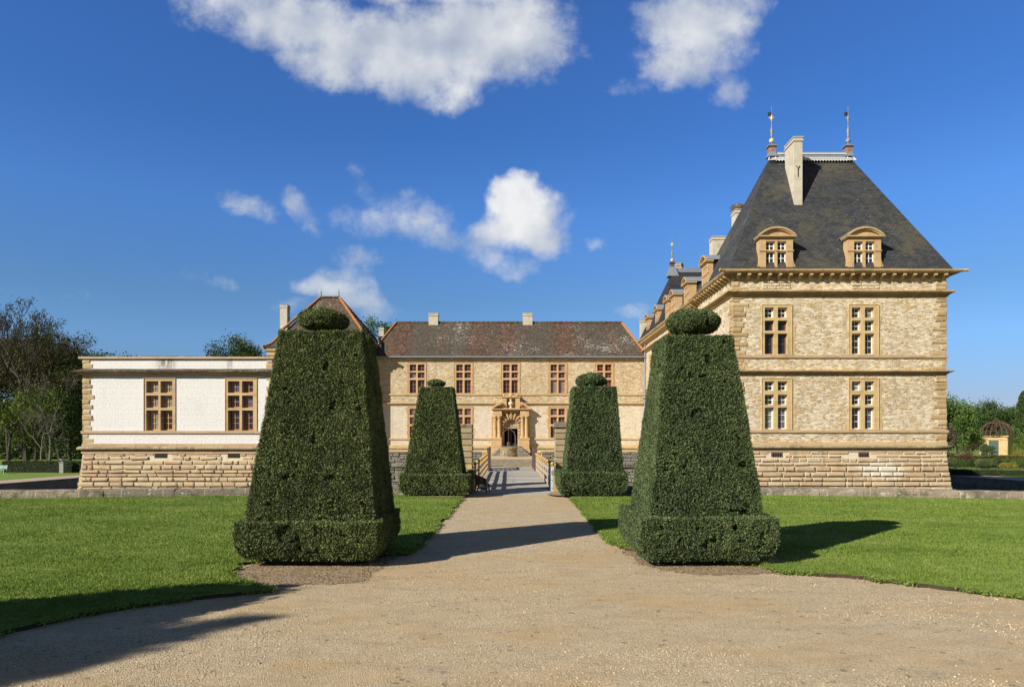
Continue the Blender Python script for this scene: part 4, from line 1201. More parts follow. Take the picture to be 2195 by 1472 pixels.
    for i, (k, fr, cols, rows) in enumerate(wins):
        div = ((2, 2), (2, 2), (2, 3)); cm = M_WHITEW; gl = M_GLASS
        if i == 0: div = ((2, 2), (1, 1), (1, 2)); cm = lambda c, r: M_WHITEW if r == 0 else M_BRNW
        if i in (1, 3): gl = M_GLASSB if i == 1 else M_GLASS
        window(t, O, T, cols, rows, fr, M_TRIM, cm, gl, div, cw=.05 if i else .06)
    return t
corner_pavilion()

# ------------------------------------------------------------------ long side wing running back to the courtyard range
def side_wing():
    XL, XR, Y0, Y1 = X(1570, YT), X(2028, YT), 47.05, 67.5
    t = thing('side_wing', 'long golden stone wing with a row of curved dormers running back behind the tall pavilion', 'building', ((XL+XR)/2, (Y0+Y1)/2, -1.75))
    O = t.location; z = lambda py: Z(py, YT)
    TL = Tleft(XL)
    zt, ze = z(600), z(587)
    wn = []
    for yc in (50.3, 54.6, 58.6, 63.2):
        wn.append((yc, ((z(659)-.1, z(681)), (0, 0))))
    mb = MB()
    fr = [(yc-.85, yc+.85, z(761), z(655)) for yc, _ in wn] + [(yc-.85, yc+.85, z(920), z(812)) for yc, _ in wn]
    mb.slab(TL, Y0, Y1, -.1, zt, 0, .4, fr, 0, reveal=False, edge=False)
    mb.quad((XR, Y0, -3.4), (XR, Y1, -3.4), (XR, Y1, zt), (XR, Y0, zt)); mb.quad((XL, Y1, -3.4), (XR, Y1, -3.4), (XR, Y1, zt), (XL, Y1, zt))
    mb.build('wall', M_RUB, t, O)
    for k, f in enumerate(fr):
        c = (f[0]+f[1])/2
        cols = [(c-.73, c-.1), (c+.1, c+.73)]
        r = ((659, 681), (687, 709), (715, 759)) if k < 4 else ((817, 837), (845.5, 867.5), (873, 919))
        window(t, O, TL, cols, [(z(b), z(a)) for a, b in r], f, M_TRIM, M_REDW, M_GLASS, ((2, 2), (2, 2), (2, 3)), teeth=False)
    for nm, pr, m in (('upper_cornice', CORN(z(622), z(637.5), .36), M_CORN), ('middle_cornice', CORN(z(792.5), z(803), .3), M_CORN), ('sill_course', [(0, z(767.5)), (.09, z(767)), (.1, z(762)), (0, z(761.5))], M_TRIMP), ('base_moulding', TOR(z(962), z(954), .2), M_TORUS)):
        mb = MB(); rect_ring(mb, XL, XR, Y0, Y1, pr, 0, .008); mb.build(nm, m, t, O)
    mb = MB(); rect_ring(mb, XL, XR, Y0, Y1, [(0, z(600)), (.10, z(600)+.01), (.12, z(595)), (.50, z(594)), (.58, z(591)), (.60, z(588)), (.55, ze), (0, ze+.01)], 0, .012)
    mb.build('stone_gutter', M_CORN, t, O)
    corbels(t, O, TL, Y0+.3, Y1-.1, z(606), z(594.1), .57, .17, .46)
    mb = MB(); xm = (XL+XR)/2; zr = 18.7
    a = [(XL-.3, ze), (xm, zr), (XR+.3, ze)]
    mb.ring([[(p[0], Y0-.6, p[1]) for p in a], [(p[0], 58.0, p[1]) for p in a]])
    rf = mb.build('roof', M_SLATE, t, O)
    # steeper pavilion roof at the far end
    mb = MB(); ry = 63.0; zr2 = Z(582, ry); rx0 = X(1441, ry)
    hip_roof(mb, XL-.3, XR+.3, 57.4, 68.6, ze+.01, rx0, XR-(rx0-XL), ry, zr2)
    rf2 = mb.build('pavilion_roof', M_SLATEC, t, O)
    mb = MB(); mb.box(rx0, XR-(rx0-XL), ry-.15, ry+.15, zr2-.1, zr2+.28); mb.ring([[(rx0+sx*w_, ry+sy*w_, zr2+q) for sx, sy in ((-1, -1), (1, -1), (1, 1), (-1, 1))] for w_, q in ((.5, -.5), (.26, .35), (.22, .4))])
    mb.build('lead_ridge', M_LEAD, rf2, O)
    mb = MB(); mb.box(rx0-.17, rx0+.17, ry-.17, ry+.17, zr2+.4, zr2+.75); mb.box(rx0-.25, rx0+.25, ry-.25, ry+.25, zr2+.75, zr2+.82); mb.build('finial_base', M_RUST, rf2, O)
    finial(rf2, O, rx0, ry, zr2+.8, 2.5, True, False)
    chimney(rf2, O, X(1451.5, 64), X(1465, 64), 64, 64.7, zr2-1, Z(563, 64))
    chimney(rf, O, X(1528, 56), X(1556, 56), 56, 57, 14, Z(506, 56))
    chimney(rf, O, X(1577, 52), X(1598, 52), 52, 53, 14, Z(448, 52))
    chimney(rf2, O, X(1374, 68), X(1388, 68), 68, 68.8, 9, Z(684, 68))
    # row of dormers facing the courtyard
    for yc in (50.25, 54.45, 56.6, 60.65, 64.8):
        dormer(t, O, Tleft(XL-.02), yc, ze, .95, near_cheek=.62, w=1.3, roof_back=2.6, case_m=M_BRNW)
    # stork nest
    nx, ny, nz = X(1588, 52), 52.5, Z(448, 52)
    nt_ = thing('stork_nest', 'twig nest on the chimney behind the steep slate roof', 'nest', (nx, ny, nz))
    mb = MB(); rr = random.Random(4)
    mb.lathe((nx, ny, nz), [(.2, 0), (.42, .12), (.5, .3), (.45, .42), (.1, .36)], 12)
    for i in range(160):
        a = rr.uniform(0, 6.28); r_ = rr.uniform(.25, .5); b = a + rr.uniform(-1, 1); h = rr.uniform(.05, .45)
        p = Vector((nx+r_*math.cos(a), ny+r_*math.sin(a), nz+h)); q = p + Vector((math.cos(b+1.5)*.35, math.sin(b+1.5)*.35, rr.uniform(-.08, .12)))
        mb.bar(p, q, .018)
    mb.build('twigs', M_NEST, nt_, nt_.location)
    # rain pipe in the corner with the courtyard range
    mb = MB(); px_ = XL - .12
    mb.tube([(px_, YF-.5, ze-.3), (px_, YF-.35, ze-1.0), (px_, YF-.3, 1.5)], .07, 8); mb.box(px_-.14, px_+.14, YF-.62, YF-.38, ze-.4, ze-.1)
    mb.build('rain_pipe', M_LEAD, t, O)
side_wing()

# ------------------------------------------------------------------ courtyard range with the portal
def courtyard_range():
    x = lambda px: X(px, YF); z = lambda py: Z(py, YF)
    XL, XR = -15.0, X(1383, YF) - .02
    Y1 = YF + 8.6
    t = thing('courtyard_range', 'two storey rubble stone range with clay tile roof and carved golden portal', 'building', ((XL+XR)/2, YF+4, 0))
    O = t.location; T = Tfront(YF)
    wins = []
    for (c, f) in ((((878, 892.3), (895.4, 910)), (874.5, 913)), (((978, 992), (995.6, 1009.4)), (974.5, 1012.5)), (((1078.3, 1092.6), (1096.4, 1110)), (1075, 1113.5)), (((1180, 1194), (1197, 1210.8)), (1176.5, 1214.2)), (((1280, 1293.2), (1297, 1311)), (1276.5, 1314.5))):
        wins.append(((x(f[0]), x(f[1]), z(843.2), z(777.5)), [(x(a), x(b)) for a, b in c], [(z(b), z(a)) for a, b in ((780.8, 795), (798, 810), (814, 842.4))], 0))
        if c[0][0] != 1078.3:
            wins.append(((x(f[0]), x(f[1]), z(938.5), z(872)), [(x(a), x(b)) for a, b in c], [(z(b), z(a)) for a, b in ((875.5, 889.3), (893.3, 908.8), (913, 937.6))], 1))
    door = (x(1081), x(1109.6), z(957), z(890))
    holes = [w[0] for w in wins]
    zt = z(765)
    mb = MB(); mb.slab(T, XL, XR, z(866), zt, 0, .4, holes + [door], 0, reveal=False, edge=False)
    peeks(mb, T, XL, XR, z(842), zt, 500, holes, 1, .35)
    mb.quad((XL, YF, 0), (XL, Y1, 0), (XL, Y1, zt), (XL, YF, zt)); mb.quad((XR, YF, 0), (XR, Y1, 0), (XR, Y1, zt), (XR, YF, zt)); mb.quad((XL, Y1, 0), (XR, Y1, 0), (XR, Y1, zt), (XL, Y1, zt))
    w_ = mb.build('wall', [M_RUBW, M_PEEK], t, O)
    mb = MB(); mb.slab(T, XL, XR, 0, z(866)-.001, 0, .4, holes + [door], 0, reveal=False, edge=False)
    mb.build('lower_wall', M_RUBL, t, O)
    def strip(nm, prof, m, gapx=None):
        mb = MB()
        segs = [(XL, XR)] if gapx is None else [(XL, gapx[0]), (gapx[1], XR)]
        for a, b in segs:
            n = 30
            mb.ring([[(a+(b-a)*i/n, YF-dd+(rnd.uniform(-.006, .006) if dd > .03 else 0), zz) for dd, zz in prof] for i in range(n+1)], closed=False, cap=False)
        mb.build(nm, m, t, O)
    pg = (x(1054), x(1136.5))
    strip('sill_course', [(0, z(847.2)), (.10, z(846.8)), (.12, z(844)), (0, z(843.4))], M_TRIM)
    strip('middle_cornice', CORN(z(862.8), z(868), .26), M_TRIM, (x(1066), x(1124)))
    strip('lower_sill_course', [(0, z(942.4)), (.10, z(942)), (.12, z(939.2)), (0, z(938.7))], M_TRIM, pg)
    strip('base_course', [(0, z(959.5)), (.09, z(959.4)), (.09, z(953.5)), (0, z(953.4))], M_TRIM, pg)
    strip('base_moulding', TOR(z(963), z(959.5), .16), M_TORUS, pg)
    strip('base_band', [(0, z(969.5)), (.12, z(969.4)), (.10, z(963.2)), (0, z(963.1))], M_TRIM, pg)
    strip('plinth', [(0, 0), (.22, 0), (.16, z(969.6)), (0, z(969.55))], M_GREYST, pg)
    strip('eaves_board', [(0, z(769)), (.12, z(768.5)), (.3, z(766)), (.34, z(764.5)), (0, z(764))], M_GREYST)
    # roof
    mb = MB(); ry = YF + 4.2; zr = Z(692, ry)
    rx0, rx1 = X(849, ry), X(1333, ry)
    hip_roof(mb, XL-.1+.9, XR+.25, YF-.38, Y1+.3, z(765.5), rx0, rx1, ry, zr)
    rf = mb.build('roof', M_TILE, t, O)
    mb = MB(); n = 46
    for i in range(n):
        a, b = rx0+(rx1-rx0)*i/n, rx0+(rx1-rx0)*(i+1)/n
        mb.tube([(a, ry, zr+.01), (b, ry, zr+.05)], [.12, .14], 7)
    mb.build('ridge_tiles', M_TILE, rf, O)
    mb = MB()
    for (p, q) in (((rx0, ry, zr), (XL+.8, YF-.38, z(765.5))), ((rx1, ry, zr), (XR+.25, YF-.38, z(765.5)))):
        p, q = Vector(p), Vector(q); mb = MB()
        for i in range(18): mb.tube([p.lerp(q, i/18)+Vector((0, 0, .05)), p.lerp(q, (i+1)/18)+Vector((0, 0, .01))], [.12, .14], 6)
        mb.build('hip_tiles', M_HIPTILE, rf, O)
    mb = MB(); mb.tube([(XL, YF-.42, z(765.5)-.02), (XR, YF-.42, z(765.5)-.02)], .075, 7); mb.build('rain_gutter', M_LEAD, rf, O)
    chimney(rf, O, X(919.5, ry), X(939.5, ry), ry-.3, ry+.4, zr-.6, Z(672, ry)); chimney(rf, O, X(1120.5, ry), X(1141, ry), ry-.3, ry+.4, zr-.6, Z(672, ry))
    chimney(rf, O, X(812, 73), X(822.5, 73), 73, 73.5, 9.8, Z(701.5, 73))
    # windows
    for i, (fr, cols, rows, lo) in enumerate(wins):
        gl = (M_GLASS, M_GLASSG, M_GLASS, M_GLASSB)[i % 4]
        window(t, O, T, cols, rows, fr, M_PORTAL, M_REDW, gl, ((2, 2), (2, 2), (2, 3)), proud=.025, deep=.36, case_d=.17, cw=.055, mw=.032)
    # ---- portal
    cx = x(1095.3)
    mb = MB()
    for s, (a, b) in ((-1, (x(1053.4), x(1076))), (1, (x(1113.7), x(1134.2)))):
        mb.box(a, b, YF-.75, YF, z(961), z(941.5)); mb.box(a-.05, b+.05, YF-.80, YF, z(941.4), z(938.4)); mb.box(a-.08, b+.08, YF-.82, YF, 0, z(961.1))
    po = mb.build('portal', M_PORTAL, t, O)
    mb = MB()
    for a, b in ((x(1054.5), x(1080.4)), (x(1110.2), x(1135))):
        mb.box(a, b, YF-.12, YF+.02, z(961), z(891))
        zz = z(938)
        while zz < z(892):                   # rusticated backing
            o = a if a < cx else b
            for q in (a+.10, b-.10): mb.box(q-.13, q+.13, YF-.24, YF-.119, zz+.04, zz+.26)
            zz += .31
    mb.build('rusticated_jamb', M_PORTAL, po, O)
    for c in (1061.6, 1070.3, 1119.9, 1128.4):
        mb = MB(); zb_, ztp = z(938.3), z(891)
        mb.lathe((x(c), YF-.50, zb_), [(.26, 0), (.26, .08), (.21, .13), (.22, .2), (.175, .25), (.185, .9), (.15, ztp-zb_-.3), (.17, ztp-zb_-.26), (.24, ztp-zb_-.12), (.26, ztp-zb_-.1), (.26, ztp-zb_)], 14)
        mb.build('column', M_PORTAL, po, O, smooth=True)
    mb = MB()
    for a, b in ((x(1056.5), x(1076.5)), (x(1114), x(1134))):
        mb.box(a, b, YF-.72, YF, z(890.9), z(887.5)); mb.box(a+.04, b-.04, YF-.66, YF, z(887.4), z(880.6)); 
    mb.box(x(1076.6), x(1113.9), YF-.34, YF, z(882.4), z(879.6))
    mb.box(x(1055.5), x(1136), YF-.70, YF, z(879.5), z(877.9)); mb.box(x(1053.8), x(1137.3), YF-.85, YF, z(877.8), z(876))
    mb.build('entablature', M_PORTAL, po, O)
    # broken curved pediment
    mb = MB()
    for s in (-1, 1):
        o0 = cx + s*X(41.5+VX, YF)
        pts = []
        for i in range(9):
            q = i/8; a = q*1.15
            pts.append((o0 - s*q*X(22+VX, YF), z(876) + (1-(1-q)**2)*X(13+VX, YF)))
        for (off, d0, th) in ((0, .85, .2), (-.2, .62, .14)):
            for (p, q) in zip(pts, pts[1:]):
                mb.ring([[(p[0], YF-d0, max(p[1]+off-th, z(876)+.002)), (q[0], YF-d0, max(q[1]+off-th, z(876)+.002)), (q[0], YF-d0, max(q[1]+off, z(876)+.01)), (p[0], YF-d0, max(p[1]+off, z(876)+.01))], [(p[0], YF, max(p[1]+off-th, z(876)+.002)), (q[0], YF, max(q[1]+off-th, z(876)+.002)), (q[0], YF, max(q[1]+off, z(876)+.01)), (p[0], YF, max(p[1]+off, z(876)+.01))]])
        mb.add([(p[0], YF-.35, p[1]-.05) for p in pts] + [(pts[-1][0], YF-.35, z(876)), (pts[0][0], YF-.35, z(876))], (tuple(range(11)),))
    mb.build('broken_pediment', M_PORTAL, po, O)
    mb = MB()                                 # aedicule with the niche and bust
    mb.slab(T, x(1078), x(1112.5), z(876)+.004, z(852.6), -.42, 0, [(x(1085.5), x(1105.3), z(874.5), z(855))])
    mb.box(x(1085), x(1105.8), YF-.10, YF, z(875), z(854))
    mb.box(x(1076), x(1086), YF-.5, YF-.4, z(875.9), z(853)); mb.box(x(1104.8), x(1114.3), YF-.5, YF-.4, z(875.9), z(853))
    mb.box(x(1074.5), x(1116), YF-.6, YF, z(852.5), z(850.6)); mb.box(x(1083), x(1108), YF-.45, YF-.1, z(850.5), z(847.6))
    for a, r_ in ((1081, .14), (1095.3, .22), (1109, .14)): mb.sphere((x(a), YF-.3, z(847.5)), r_, 8)
    for a in (x(1072.5), x(1118)): mb.sphere((a, YF-.4, z(866)), .22, 8)
    mb.build('aedicule', M_PORTAL, po, O)
    mb = MB(); bx = x(1095)
    mb.lathe((bx, YF-.30, z(874.4)), [(.12, 0), (.14, .05), (.08, .12), (.09, .2), (.24, .34), (.27, .46), (.2, .56), (.085, .62), (.085, .68)], 12)
    mb.sphere((bx, YF-.32, z(874.4)+.80), .135, 12, 1, 1.05, 1.25)
    mb.build('bust', M_BUST, po, O, smooth=True)
    # arch with radiating voussoirs
    mb = MB(); zc = z(914); ri, ro = X(15.6+VX, YF), X(25.5+VX, YF); n = 19
    for i in range(n):
        a0 = math.pi*i/n + .022; a1 = math.pi*(i+1)/n - .022
        r2 = ro + (.14 if i % 2 else 0) + (.25 if i == n//2 else 0); dp = .30 if i % 2 == 0 else .40
        ptsv = [(cx+ri*math.cos(a0), zc+ri*math.sin(a0)), (cx+r2*math.cos(a0), zc+r2*math.sin(a0)), (cx+r2*math.cos(a1), zc+r2*math.sin(a1)), (cx+ri*math.cos(a1), zc+ri*math.sin(a1))]
        mb.ring([[(p[0], YF-dp, p[1]) for p in ptsv], [(p[0], YF+.3, p[1]) for p in ptsv]])
    mb.build('arch_stones', M_PORTAL, po, O)
    mb = MB()
    mb.slab(T, x(1078), x(1112.8), z(957), z(882.5), -.06, .1, [(cx-ri-.02, cx+ri+.02, z(957), zc), (cx-ri*.86, cx+ri*.86, zc, zc+ri*.5), (cx-ri*.5, cx+ri*.5, zc+ri*.5, zc+ri*.86)])
    mb.build('arch_backing', M_PORTAL, po, O)
    mb = MB()                                 # shell tympanum
    m = 13; rt = ri - .02
    for i in range(m):
        a0 = math.pi*i/m; a1 = math.pi*(i+1)/m; am = (a0+a1)/2
        c0 = (cx, YF+.12, zc)
        p0 = (cx+rt*math.cos(a0), YF+.14, zc+rt*math.sin(a0)); pm = (cx+rt*math.cos(am), YF+.03, zc+rt*math.sin(am)); p1 = (cx+rt*math.cos(a1), YF+.14, zc+rt*math.sin(a1))
        mb.add((c0, p0, pm, p1), ((0, 1, 2), (0, 2, 3)))
    mb.box(cx-rt, cx+rt, YF+.02, YF+.3, zc-.16, zc-.001)
    mb.build('tympanum', M_BUST, po, O)
    dz0, dz1 = z(955), zc-.17
    mb = MB(); mb.box(cx-ri+.01, cx+ri-.01, YF+1.4, YF+1.5, dz0, dz1); mb.quad((cx-ri, YF+.3, dz0), (cx-ri, YF+1.5, dz0), (cx-ri, YF+1.5, dz1), (cx-ri, YF+.3, dz1)); mb.quad((cx+ri, YF+.3, dz0), (cx+ri, YF+1.5, dz0), (cx+ri, YF+1.5, dz1), (cx+ri, YF+.3, dz1)); mb.quad((cx-ri, YF+.3, dz1), (cx+ri, YF+.3, dz1), (cx+ri, YF+1.5, dz1), (cx-ri, YF+1.5, dz1)); mb.quad((cx-ri, YF, dz0), (cx+ri, YF, dz0), (cx+ri, YF+1.5, dz0), (cx-ri, YF+1.5, dz0))
    mb.build('doorway', M_DARK, po, O)
    mb = MB(); T2 = Tfront(YF+.3)
    dw = [(cx-ri+.08, cx-.04, dz0+.9, dz1-.08), (cx+.04, cx+ri-.08, dz0+.9, dz1-.08)]
    mb.slab(T2, cx-ri, cx+ri, dz0, dz1, 0, .06, [(a+(b-a)*i/2+.03, a+(b-a)*(i+1)/2-.03, dz0+.2, dz1-.1) for a, b in ((cx-ri+.03, cx-.02), (cx+.02, cx+ri-.03)) for i in range(2)])
    mb.build('door', M_IRON, po, O)
    # stepped pyramid stair
    mb = MB(); n = 6; zt_ = z(955.5)
    for i in range(n):
        q = i/n; hw = X(21+VX, YF) + (X(43+VX, YF)-X(21+VX, YF))*q
        mb.box(cx-hw, cx+hw, YF-.9-q*1.9, YF+.3 if i == 0 else YF-.83, zt_*(1-(i+1)/n)+.002, zt_*(1-i/n))
    mb.build('stairs', M_GREYST, t, O)
courtyard_range()

# ------------------------------------------------------------------ tiled pavilion behind the left topiary
def tiled_pavilion():
    Y0 = 64.4
    x0, x1 = X(575, Y0), X(786, Y0)
    t = thing('tiled_pavilion', 'square pavilion with tall hipped clay tile roof showing behind the left foreground topiary', 'building', ((x0+x1)/2, Y0+5, 0))
    O = t.location
    ze = Z(744, 64.0); ry = 69.0; zr = Z(638, ry)
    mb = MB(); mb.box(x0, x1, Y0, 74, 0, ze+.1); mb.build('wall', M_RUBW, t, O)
    mb = MB(); rect_ring(mb, x0, x1, Y0, 74, [(0, ze-.75), (.08, ze-.72), (.1, ze-.45), (.25, ze-.3), (.3, ze-.05), (0, ze)]); mb.build('cornice', M_TRIM, t, O)
    mb = MB(); hip_roof(mb, X(562, 64), X(801, 64), 64.0, 74.3, ze, X(687, ry), X(727.5, ry), ry, zr, flare=.16)
    rf = mb.build('roof', M_TILE, t, O)
    mb = MB()
    for sx in (0, 1):
        for sy in (0, 1):
            p = Vector((X((687, 727.5)[sx], ry), ry, zr)); q = Vector((X((562, 801)[sx], 64), (64, 74.3)[sy], ze)); 
            pts = []
            for i in range(21):
                tt = 1-i/20; zz = ze + (zr-ze)*((tt - .16*math.sin(math.pi*min(tt/.35, 1))*.5) if tt < .35 else tt)
                a = q.lerp(p, tt); pts.append(Vector((a.x, a.y, zz+.04)))
            mb = MB()
            for a, b in zip(pts, pts[1:]): mb.tube([a, b], [.12, .15], 6)
            mb.build('hip_tiles', M_HIPTILE, rf, O)
    mb = MB(); mb.tube([(X(687, ry), ry, zr+.03), (X(727.5, ry), ry, zr+.03)], .14, 7); mb.build('ridge_tiles', M_TILE, rf, O)
    for px_ in (688.5, 726.5):
        mb = MB(); mb.lathe((X(px_, ry), ry, zr+.1), [(.09, 0), (.05, .1), (.03, .3), (.07, .36), (.03, .42), (.02, .6), (.004, .85)], 8); mb.build('finial', M_IRON, rf, O)
    chimney(rf, O, X(600, 71), X(615.5, 71), 71, 71.9, 9.5, Z(653, 71))
    mb = MB(); mb.tube([(X(615, 71), 71.2, Z(681.5, 71)), (X(640, 71), 71.2, Z(682, 71))], .025, 5); mb.build('tie_rod', M_IRON, rf, O)
tiled_pavilion()

# ------------------------------------------------------------------ low white wing standing in the moat (left)
def white_wing():
    x = lambda px: X(px, YT); z = lambda py: Z(py, YT)
    XL, XR, Y0, Y1 = x(178), x(584), YT, YT+7.5
    t = thing('white_wing', 'low flat topped white limewashed wing on a rough stone base, left of the bridge', 'building', (XL, YT, 0))
    O = t.location; T = Tfront(Y0); TL = Tleft(XL); TR = lambda u, dd, q: (XR-dd, u, q)
    wins = []
    for f, c in (((309.5, 375), ((313.6, 339.6), (344.2, 369.6))), ((484, 549.5), ((488.3, 513.5), (518.8, 542.5)))):
        wins.append(((x(f[0]), x(f[1]), z(923), z(811.6)), [(x(a), x(b)) for a, b in c], [(z(b), z(a)) for a, b in ((816.5, 841.8), (847.3, 873.8), (879, 922.4))]))
    holes = [w[0] for w in wins]
    mb = MB()
    mb.slab(T, XL, XR, z(956), z(769), 0, .45, holes, 0, reveal=False, edge=False)
    for TT in (TL, TR): mb.slab(TT, Y0, Y1, z(956), z(769), 0, .45, (), 0, edge=False)
    mb.quad((XL, Y1, z(956)), (XR, Y1, z(956)), (XR, Y1, z(769)), (XL, Y1, z(769)))
    mb.build('wall', M_LIME, t, O)
    mb = MB()
    for a, b in ((z(950), z(929.5)), (z(922.5), z(806)), (z(790), z(769.5))):
        mb = MB(); quoins(mb, T, XL, 1, a, b, .3, .68, (.02, .055), (.22, .36)); quoins(mb, TL, Y0, 1, a, b, .3, .6, (.02, .055))
        mb.build('quoin', M_QUOIN, t, O)
        mb = MB(); quoins(mb, T, XR, -1, a, b, .2, .45, (.02, .055), (.22, .36))
        mb.build('quoin', M_QUOIN, t, O)
    # coping with slates showing on top
    mb = MB()
    u = XL - .2
    while u < XR:
        l = min(rnd.uniform(.9, 2.2), XR+.12-u)
        j = rnd.uniform(-.012, .012)
        mb.box(u+.004, u+l-.004, Y0-.14+j, Y0+.5, z(769)+.001, z(764.8)+j*.7)
        u += l
    mb.box(XL-.14, XL+.45, Y0+.501, Y1, z(769)+.001, z(764.8))
    mb.build('coping', M_TRIMP, t, O)
    mb = MB()
    for u in np.arange(XL-.1, XR, .42):
        if rnd.random() < .75: mb.box(u, u+rnd.uniform(.25, .4), Y0+.2, Y0+.55, z(764.5), z(763.2)+rnd.uniform(-.01, .03))
    mb.build('slate_capping', M_SLATEC, t, O)
    # tiled weathering cornice
    mb = MB()
    rect_ring(mb, XL, XR, Y0, Y1, [(0, z(805)), (.08, z(804.6)), (.10, z(802)), (.24, z(801)), (.27, z(799))], 0, .008)
    mb.build('cornice', M_TRIM, t, O)
    mb = MB(); rect_ring(mb, XL, XR, Y0, Y1, [(.20, z(799.5)), (.40, z(798.6)), (.42, z(796.2)), (.22, z(793)), (0, z(790.3))], 0, .02)
    mb.build('tile_weathering', M_TILE, t, O)
    mb = MB(); rect_ring(mb, XL, XR, Y0, Y1, [(0, z(929)), (.08, z(928.8)), (.09, z(923.5)), (0, z(923))], 0, .006); mb.build('sill_course', M_TRIMP, t, O)
    mb = MB(); rect_ring(mb, XL, XR, Y0, Y1, [(0, z(956)), (.05, z(956)), (.05, z(950.4)), (0, z(950.3))]); rect_ring(mb, XL, XR, Y0, Y1, [(0, z(971.5)), (.07, z(971.4)), (.07, z(965)), (0, z(964.9))]); mb.build('base_course', M_TRIMP, t, O)
    mb = MB(); rect_ring(mb, XL, XR, Y0, Y1, TOR(z(965), z(956), .19), 0, .012); mb.build('base_moulding', M_TORUS, t, O, smooth=True)
    vents = [(x(332), x(359), z(981), z(972)), (x(489), x(515), z(981), z(972))]
    bt = .075; zp = z(965)
    mb = MB(); mb.ring([[(XL - bt*k, Y0 - bt*k, q), (XR + bt*k, Y0 - bt*k, q), (XR + bt*k, Y1, q), (XL - bt*k, Y1, q)] for k, q in ((zp+3.4, -3.4), (0, zp))]); mb.build('plinth', M_MORTAR, t, O)
    mb = MB(); courses(mb, lambda u, dd, q: (u, Y0+dd-bt*max(zp-q, 0), q), XL, XR, -3.2, z(971.8), (.19, .33), (.3, 1.2), (.02, .08), .07, vents, bt, .022)
    courses(mb, lambda u, dd, q: (XL+dd-bt*max(zp-q, 0), u, q), Y0, Y1, -3.2, z(971.8), (.22, .32), (.4, 1.1), (.02, .05), .035, (), 0, .01)
    mb.build('plinth_blocks', M_BLOCK, t, O)
    for v in vents:
        mb = MB(); mb.slab(lambda u, dd, q: (u, Y0+dd-bt*max(zp-q, 0), q), *v, -.015, .3); mb.build('cellar_vent', M_DARK, t, O)
    for i, (fr, cols, rows) in enumerate(wins):
        window(t, O, T, cols, rows, fr, M_TRIMP if i == 0 else M_TRIM, M_YELW if i == 0 else M_REDW, M_GLASSG if i == 0 else M_GLASS, ((2, 2), (2, 2), (2, 3)), proud=.012, deep=.36, case_d=.22, teeth=False, cw=.08, mw=.036)
    # flat roof behind the parapet
    mb = MB(); mb.quad((XL+.4, Y0+.45, z(774)), (XR-.4, Y0+.45, z(774)), (XR-.4, Y1, z(774)), (XL+.4, Y1, z(774))); mb.build('flat_roof', M_LEAD, t, O)
white_wing()

# ------------------------------------------------------------------ clipped yews
def box_shell(c0, s0, z0, c1, s1, z1, n, r, rounding=.06):
    """random points with outward normals on the four battered sides and the top of a clipped block.
    c: centre (x, y), s: half sizes (x, y) at bottom and top"""
    A = np.array([2*(s0[0]+s1[0])*(z1-z0)]*2 + [2*(s0[1]+s1[1])*(z1-z0)]*2 + [4*s1[0]*s1[1]*1.6])
    f = r.choice(5, n, p=A/A.sum()); t = r.random(n); u = r.uniform(-1, 1, n)
    cx = c0[0]+(c1[0]-c0[0])*t; cy = c0[1]+(c1[1]-c0[1])*t; hx = s0[0]+(s1[0]-s0[0])*t; hy = s0[1]+(s1[1]-s0[1])*t; z = z0+(z1-z0)*t
    P = np.zeros((n, 3)); N = np.zeros((n, 3))
    sl = (s0[0]-s1[0])/(z1-z0)
    for k, (sx, sy) in enumerate(((0, -1), (0, 1), (-1, 0), (1, 0))):
        m = f == k
        if sy: P[m] = np.c_[cx[m]+u[m]*hx[m], cy[m]+sy*hy[m], z[m]]; N[m] = (0, sy, sl)
        else: P[m] = np.c_[cx[m]+sx*hx[m], cy[m]+u[m]*hy[m], z[m]]; N[m] = (sx, 0, sl)
    m = f == 4; v = r.uniform(-1, 1, n)
    P[m] = np.c_[c1[0]+u[m]*s1[0], c1[1]+v[m]*s1[1], np.full(m.sum(), z1)]; N[m] = (0, 0, 1)
    return P, N

def ell_shell(c, rad, n, r, flat=.35):
    v = r.normal(size=(n, 3)); v /= np.linalg.norm(v, axis=1, keepdims=True)
    q = v.copy(); low = q[:, 2] < 0; q[low, 2] *= .85
    P = np.array(c) + q*np.array(rad); N = v/np.array(rad); N /= np.linalg.norm(N, axis=1, keepdims=True)
    return P, N

def leaves_from(P, N, r, size, lump, seed, pits=.0, out=0.0):
    """push sprigs in and out with noise so that the clipped face has dimples, gaps and tufts"""
    n = len(P)
    k = vnoise(P, 2.2, seed)*.9 + vnoise(P, 6.0, seed+1)*.8 + vnoise(P, 14.0, seed+2)*.6
    hole = vnoise(P*np.array([1, 1, 1.6]), 4.2, seed+5) + .3*vnoise(P, 11.0, seed+6)
    pit = vnoise(P*np.array([1, 1, 1.3]), 8.5, seed+8) + .35*vnoise(P, 19.0, seed+9)
    push = lump*k - np.where(hole > .44, .10, 0) - np.where(pit > .335, pits, 0) + out
    Pp = P + N*push[:, None] + r.normal(0, size*.25, (n, 3)) - N*(r.random(n)**2*size*1.2)[:, None]
    Dv = N*.55 + r.normal(0, .65, (n, 3)) + np.array([0, 0, .25])
    return leaf_quads(Pp, Dv, size*r.uniform(.7, 1.5, n), size*r.uniform(.32, .6, n), r)

def core_mesh(rings):
    mb = MB(); mb.ring(rings); return mb

